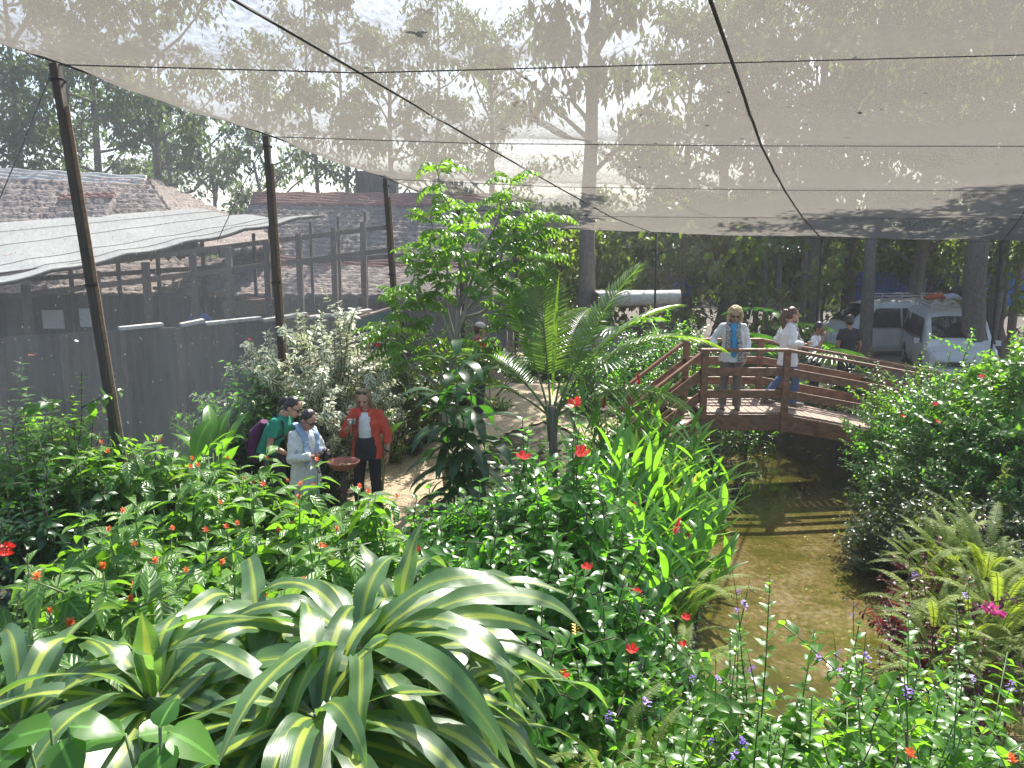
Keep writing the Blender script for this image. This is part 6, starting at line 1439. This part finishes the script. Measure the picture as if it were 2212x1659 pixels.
# ---------------------------------------------------------------- trees beyond the net
def tree_data(seed, h=12.0, tr=.17, cs=.42, cr=2.6, limbs=12, subs=5, clump=34, ls=.24, crs=.55, droop=.5, lm='lf_tree', bark='bark', tree_t=None, crown_tail=1.0):
    rng = np.random.default_rng(seed); s = np.linspace(0, 1, 12); w_ = np.cumsum(rng.normal(0, .05, (12, 2)), 0); T = np.column_stack([w_[:, 0], w_[:, 1], s * h]); T[0, :2] = 0
    br = []; P, D, S, C = [], [], [], []
    for k in range(limbs):
        t = cs + (1 - cs) * ((k + rng.random()) / limbs) ** crown_tail; c = np.array([np.interp(t, s, T[:, q]) for q in range(3)]); a = k * 2.4 + rng.normal(0, .4); L = cr * (1 - .55 * ((t - cs) / (1 - cs)) ** 2) * rng.uniform(.65, 1.15)
        d = np.array([math.cos(a), math.sin(a), rng.uniform(.15, .9)]); ss = np.linspace(0, 1, 6); Q = c + d * (L * ss)[:, None] + np.array([0, 0, .25 * L]) * (ss ** 2)[:, None] + rng.normal(0, .06 * L, (6, 3)) * ss[:, None]
        br.append((Q, np.linspace(tr * .34, tr * .08, 6)))
        for j in range(subs):
            u = rng.uniform(.35, 1); i = u * 5; i0 = min(int(i), 4); b = Q[i0] + (Q[i0 + 1] - Q[i0]) * (i - i0); aa = a + rng.normal(0, 1.0); l = L * rng.uniform(.25, .5); e = np.array([math.cos(aa), math.sin(aa), rng.uniform(-.1, .8)]) * l
            br.append((np.stack([b, b + e * .5 + [0, 0, .04 * l], b + e]), np.linspace(tr * .10, tr * .03, 3)))
            m = int(clump * rng.uniform(.5, 1.4)); v = rng.beta(2, 1.2, m)
            pts = b + e[None] * v[:, None] + rng.normal(0, crs * .45, (m, 3)) * np.array([1, 1, .75]); P.append(pts); ph = rng.uniform(0, 6.28, m)
            D.append(np.stack([np.cos(ph), np.sin(ph), rng.uniform(-1, .5, m) - droop], 1)); S.append(ls * rng.uniform(.6, 1.2, m)); C.append(np.clip(rng.beta(2, 2.5, m) + .1, 0, 1))
    P, D, S, C = map(np.concatenate, (P, D, S, C)); n = len(P)
    lv = place(tree_t or L_TREE, P, D, np.array([0, 0, 1.0]) + rng.normal(0, .5, (n, 3)), S, C)
    a_ = mesh_np('crown', lv[0], lv[1], M[lm], uv=lv[2], tint=lv[3]); b_ = tube_obj('trunk', [(T, tr * (1.15 - .85 * s) * np.where(s < .05, 1.25, 1))], M[bark], sides=10); c_ = tube_obj('limb', br, M[bark], sides=5)
    r = (a_.data, b_.data, c_.data); [bpy.data.objects.remove(o) for o in (a_, b_, c_)]; return r
TR = {'airy': tree_data(1, 15, .20, .35, 3.4, 18, 6, 36, .36, .62), 'drop': tree_data(2, 15, .24, .38, 3.2, 15, 6, 42, .40, .55, droop=1.3), 'dense': tree_data(3, 10, .20, .22, 3.3, 20, 7, 60, .28, .75), 'thin': tree_data(4, 13, .10, .45, 1.9, 12, 5, 30, .34, .45),
      'low': tree_data(5, 5.0, .10, .12, 2.3, 18, 6, 40, .26, .6, lm='lf_under', tree_t=L_SMALL), 'pinn': tree_data(6, 9, .13, .3, 2.6, 15, 6, 40, .26, .5, droop=.1), 'bare': tree_data(7, 12, .11, .5, 1.8, 9, 3, 6, .24, .4), 'broad': tree_data(8, 5.5, .09, .2, 1.9, 12, 4, 13, .34, .55, lm='lf_under', tree_t=L_OVATE)}
def tree(kind, px, y, sc_, label, rz=0.0, group=None, tw=1.0, lean=0.0, name='tree'):
    x = at_y(px, 520, y).x; root = thing(name, label, 'tree', (x, y, gz(x, y) - .05), rz, group); root.rotation_euler = (0, lean, rz)
    for n, me in zip(('crown', 'trunk', 'limb'), TR[kind]):
        o = link(n, me, root); o.scale = (sc_, sc_, sc_) if n != 'trunk' else (sc_ * tw, sc_ * tw, sc_)
    return root
A = 'tall trees beyond the net'
tree('drop', 1262, 24.2, 1.0, 'tall tree with a thick straight trunk behind the palm, seen through the net roof', .3, A, 1.05)
tree('airy', 1884, 24.6, .92, 'tall slim grey trunk rising in front of the side-on van', 1.2, A, 1.0, .02)
tree('drop', 2112, 23.0, 1.0, 'thickest grey trunk, in front of the van that faces the garden', 2.0, A, 1.25, -.015)
tree('drop', 1760, 30, .95, 'tall drooping-leaved tree seen through the net right of the thick rope', 2.2, A)
tree('drop', 2000, 31, 1.05, 'tall drooping-leaved tree at the upper right, seen through the net', 4.0, A)
tree('airy', 2290, 27, .95, 'broad airy tree at the right edge, beyond the net roof', 1.0, A)
tree('thin', 1640, 33, 1.0, 'slender tree just left of the thick rope, seen through the net', .4, A)
tree('airy', 1480, 34, .85, 'airy tree behind the net in the upper centre', 2.6, A)
tree('thin', 760, 31, 1.0, 'slender tree above the thatched ridge, third of the thin trunks', 0, A)
tree('thin', 700, 33, 1.05, 'slender tree left of the vent tower, behind the thatched ridge', 1.3, A)
tree('airy', 850, 34, .80, 'pale airy tree behind the net above the vent tower', 2.9, A)
tree('thin', 930, 30, .95, 'slender tree seen through the net above the small leafy tree', 3.9, A)
tree('airy', 1060, 36, .85, 'distant airy tree seen through the net left of the thick straight trunk', 5, A)
tree('airy', 350, 29, .92, 'tall tree with a straight trunk between the two nearest poles', .9, A, .9)
tree('thin', 388, 30, .95, 'thin leaning tree just right of the straight trunk between the poles', 2.2, A, 1, .05)
tree('pinn', 160, 32, 1.25, 'feathery dark tree behind the thatched house, right of the nearest pole', .2, A)
tree('airy', 230, 33, .95, 'big-crowned tree above the thatched house ridge', 3.3, A)
tree('pinn', -20, 31, 1.25, 'feathery tree at the left edge behind the thatched house', 1.9, A)
tree('airy', 60, 34, 1.0, 'tall tree over the left end of the thatched house', 4.4, A)
tree('pinn', 480, 32, .90, 'feathery tree left of the second pole, behind the net house roof', 1.0, A)
tree('airy', 590, 37, .80, 'tree seen through the net right above the second pole', 2.0, A)
tree('bare', 606, 27, .55, 'pale bare trunk standing right behind the second pole', .5, A, 2.0, -.06)
tree('dense', 545, 29, .38, 'round dark bush-like tree at the left of the second pole, above the cloth roof', 2.1, A)
tree('pinn', 700, 35, .55, 'light green young tree above the red ridge of the two-tier building', 3, A)
tree('pinn', 650, 38, .5, 'bright low tree in the gap right of the second pole', .7, A)
tree('dense', 330, 44, .8, 'distant hazy tree between the straight trunk and the nearest pole', 5.2, A)
for k, (px, y, s_, lab) in enumerate([(1560, 33, 1.25, 'above the fan palm'), (1830, 32, 1.3, 'above the side-on van'), (1990, 29.5, 1.2, 'above the gap between the vans'), (2180, 30, 1.3, 'above the right blue tarpaulin'), (2330, 25.5, 1.15, 'just outside the right edge')]):
    tree('dense', px, y, s_, 'tall dense tree seen through the net, ' + lab, k * 1.3, A)
B_ = 'shady understory trees beyond the far net'
for k, (kd, px, y, s_, lab) in enumerate([('low', 1180, 26, .95, 'behind the small leafy tree and the palm'), ('broad', 1300, 27.5, .9, 'above the kiosk, left end'), ('low', 1390, 29, 1.0, 'above the kiosk, right end'), ('broad', 1480, 26, .95, 'behind the blue booth, with yellow-lit leaves'), ('low', 1570, 27.5, 1.0, 'above the fan palm'), ('broad', 1650, 24.5, .95, 'with big bright leaves, above the ponytailed woman'), ('low', 1730, 33, 1.0, 'behind the bonnet of the side-on van'),
        ('broad', 1800, 32, .85, 'over the windscreen of the side-on van'), ('low', 1960, 33, .95, 'behind the roof rack, between the two thick trunks'), ('broad', 2010, 32, .9, 'with yellow leaves over the roof rack'), ('low', 2170, 33, 1.0, 'in front of the right blue tarpaulin'), ('broad', 2200, 25, .85, 'at the right edge above the vans'), ('low', 1100, 28, 1.0, 'left of the thick straight trunk'), ('low', 1850, 35, 1.1, 'far behind the vans'), ('low', 2080, 36, 1.15, 'far behind the thick grey trunk'), ('low', 1660, 34, 1.15, 'farthest, behind the fan palm'), ('low', 1440, 35, 1.1, 'farthest, behind the kiosk'), ('low', 1250, 34, 1.1, 'farthest, behind the palm')]):
    tree(kd, px, y, s_ * .95, 'shady understory tree ' + lab, k * 1.7, B_, 1, 0, 'understory_tree')
for k, (px, y, lab) in enumerate([(1690, 26, 'behind the ponytailed woman'), (1740, 29, 'behind the side-on van bonnet'), (2165, 26, 'right of the thick grey trunk'), (2205, 27, 'at the right edge by the vans'), (1605, 28, 'above the fan palm leaves'), (1995, 29, 'between the vans, in front of the blue tarpaulin')]):
    tree('bare', px, y, .9, 'slim dark tree trunk ' + lab, k * .9, 'slim trunks beyond the far net', 1.1, .01 * (k % 3 - 1))
def far_woods():
    rng = np.random.default_rng(91); n = 26000; a = rng.uniform(-1.15, 1.15, n); r = rng.uniform(52, 66, n); hgt = 3.2 + 2.2 * np.sin(a * 9) * np.sin(a * 23 + 1) + 1.0 * np.sin(a * 51)
    z = rng.uniform(0, 1, n) ** .8 * hgt; P = np.column_stack([np.sin(a) * r, np.cos(a) * r, z]); ph = rng.uniform(0, 6.28, n)
    o = leaf_obj('far_woods', [place(L_TREE, P, np.column_stack([np.cos(ph), np.sin(ph), rng.uniform(-1.2, .3, n)]), np.array([0, -.4, 1.0]) + rng.normal(0, .5, (n, 3)), rng.uniform(.7, 1.5, n), rng.beta(2, 2, n))], M['lf_tree'])
    o['kind'] = 'stuff'; o['label'] = 'distant wood closing the view beyond the car park'; o['category'] = 'woods'
far_woods()
# ---- butterflies
def butterfly(px, py, y, label, m1, m2, rz=0.0, k=.045, open_=.5):
    p = at_y(px, py, y); root = thing('butterfly', label, 'butterfly', p, rz)
    for q in (-1, 1):
        parts = [place(L_WING, [[0, .004, 0]], [[q * math.cos(open_), .55, math.sin(open_)]], [[-q * math.sin(open_), 0, math.cos(open_)]], k, .7), place(L_WING, [[0, -.004, 0]], [[q * math.cos(open_), -.5, math.sin(open_)]], [[-q * math.sin(open_), 0, math.cos(open_)]], k * .8, .3)]
        leaf_obj('wing', parts, M[m1 if q < 0 else m2], root)
    tube_obj('thorax', [(np.array([[0, -.016, 0], [0, 0, .001], [0, .014, 0]]), np.array([.002, .0035, .002]))], M['black'], root, 6)
L_WING = tpl([0, .3, .7, .92, 1], [.05, .26, .40, .26, 0], 0.0, 0.05)
M['wing_dark'] = mat('wing_dark', (.035, .028, .025), (.015, .012, .01), 60, .7); M['wing_white'] = mat('wing_white', (.75, .74, .70), (.6, .58, .52), 60, .7)
butterfly(13, 553, 6.5, 'dark butterfly with an orange patch on the pale cloth roof at the far left', 'wing_dark', 'fl_org', .4)
butterfly(73, 768, 6.3, 'small dark and orange butterfly above the left thicket', 'fl_org', 'wing_dark', 1.1, .04)
butterfly(170, 738, 6.6, 'pale grey butterfly on the dark net left of the nearest pole', 'wing_white', 'wing_dark', .2, .04)
butterfly(868, 790, 12.4, 'white zebra-striped butterfly in the dark gap left of the small leafy tree', 'wing_white', 'wing_white', .9, .085, 1.2)
# ---------------------------------------------------------------- haze volume added to pale far things like veil and glare
def build_haze():
    m = bpy.data.materials.new('haze'); m.use_nodes = True; nt = m.node_tree; nt.nodes.clear()
    out = nt.nodes.new('ShaderNodeOutputMaterial'); v = nt.nodes.new('ShaderNodeVolumePrincipled')
    v.inputs['Color'].default_value = (.95, .96, 1, 1); v.inputs['Density'].default_value = 0.0012; v.inputs['Anisotropy'].default_value = 0.3
    nt.links.new(v.outputs[0], out.inputs['Volume'])
    bm = bmesh.new(); add_box(bm, (0, 700, 8.5), (1900, 1700, 21)); o = bm_obj('haze', bm, m)
    tag(o, 'thin haze volume added over the whole garden to imitate glare', 'haze', kind='stuff')
    sc.cycles.volume_bounces = 0
build_haze()
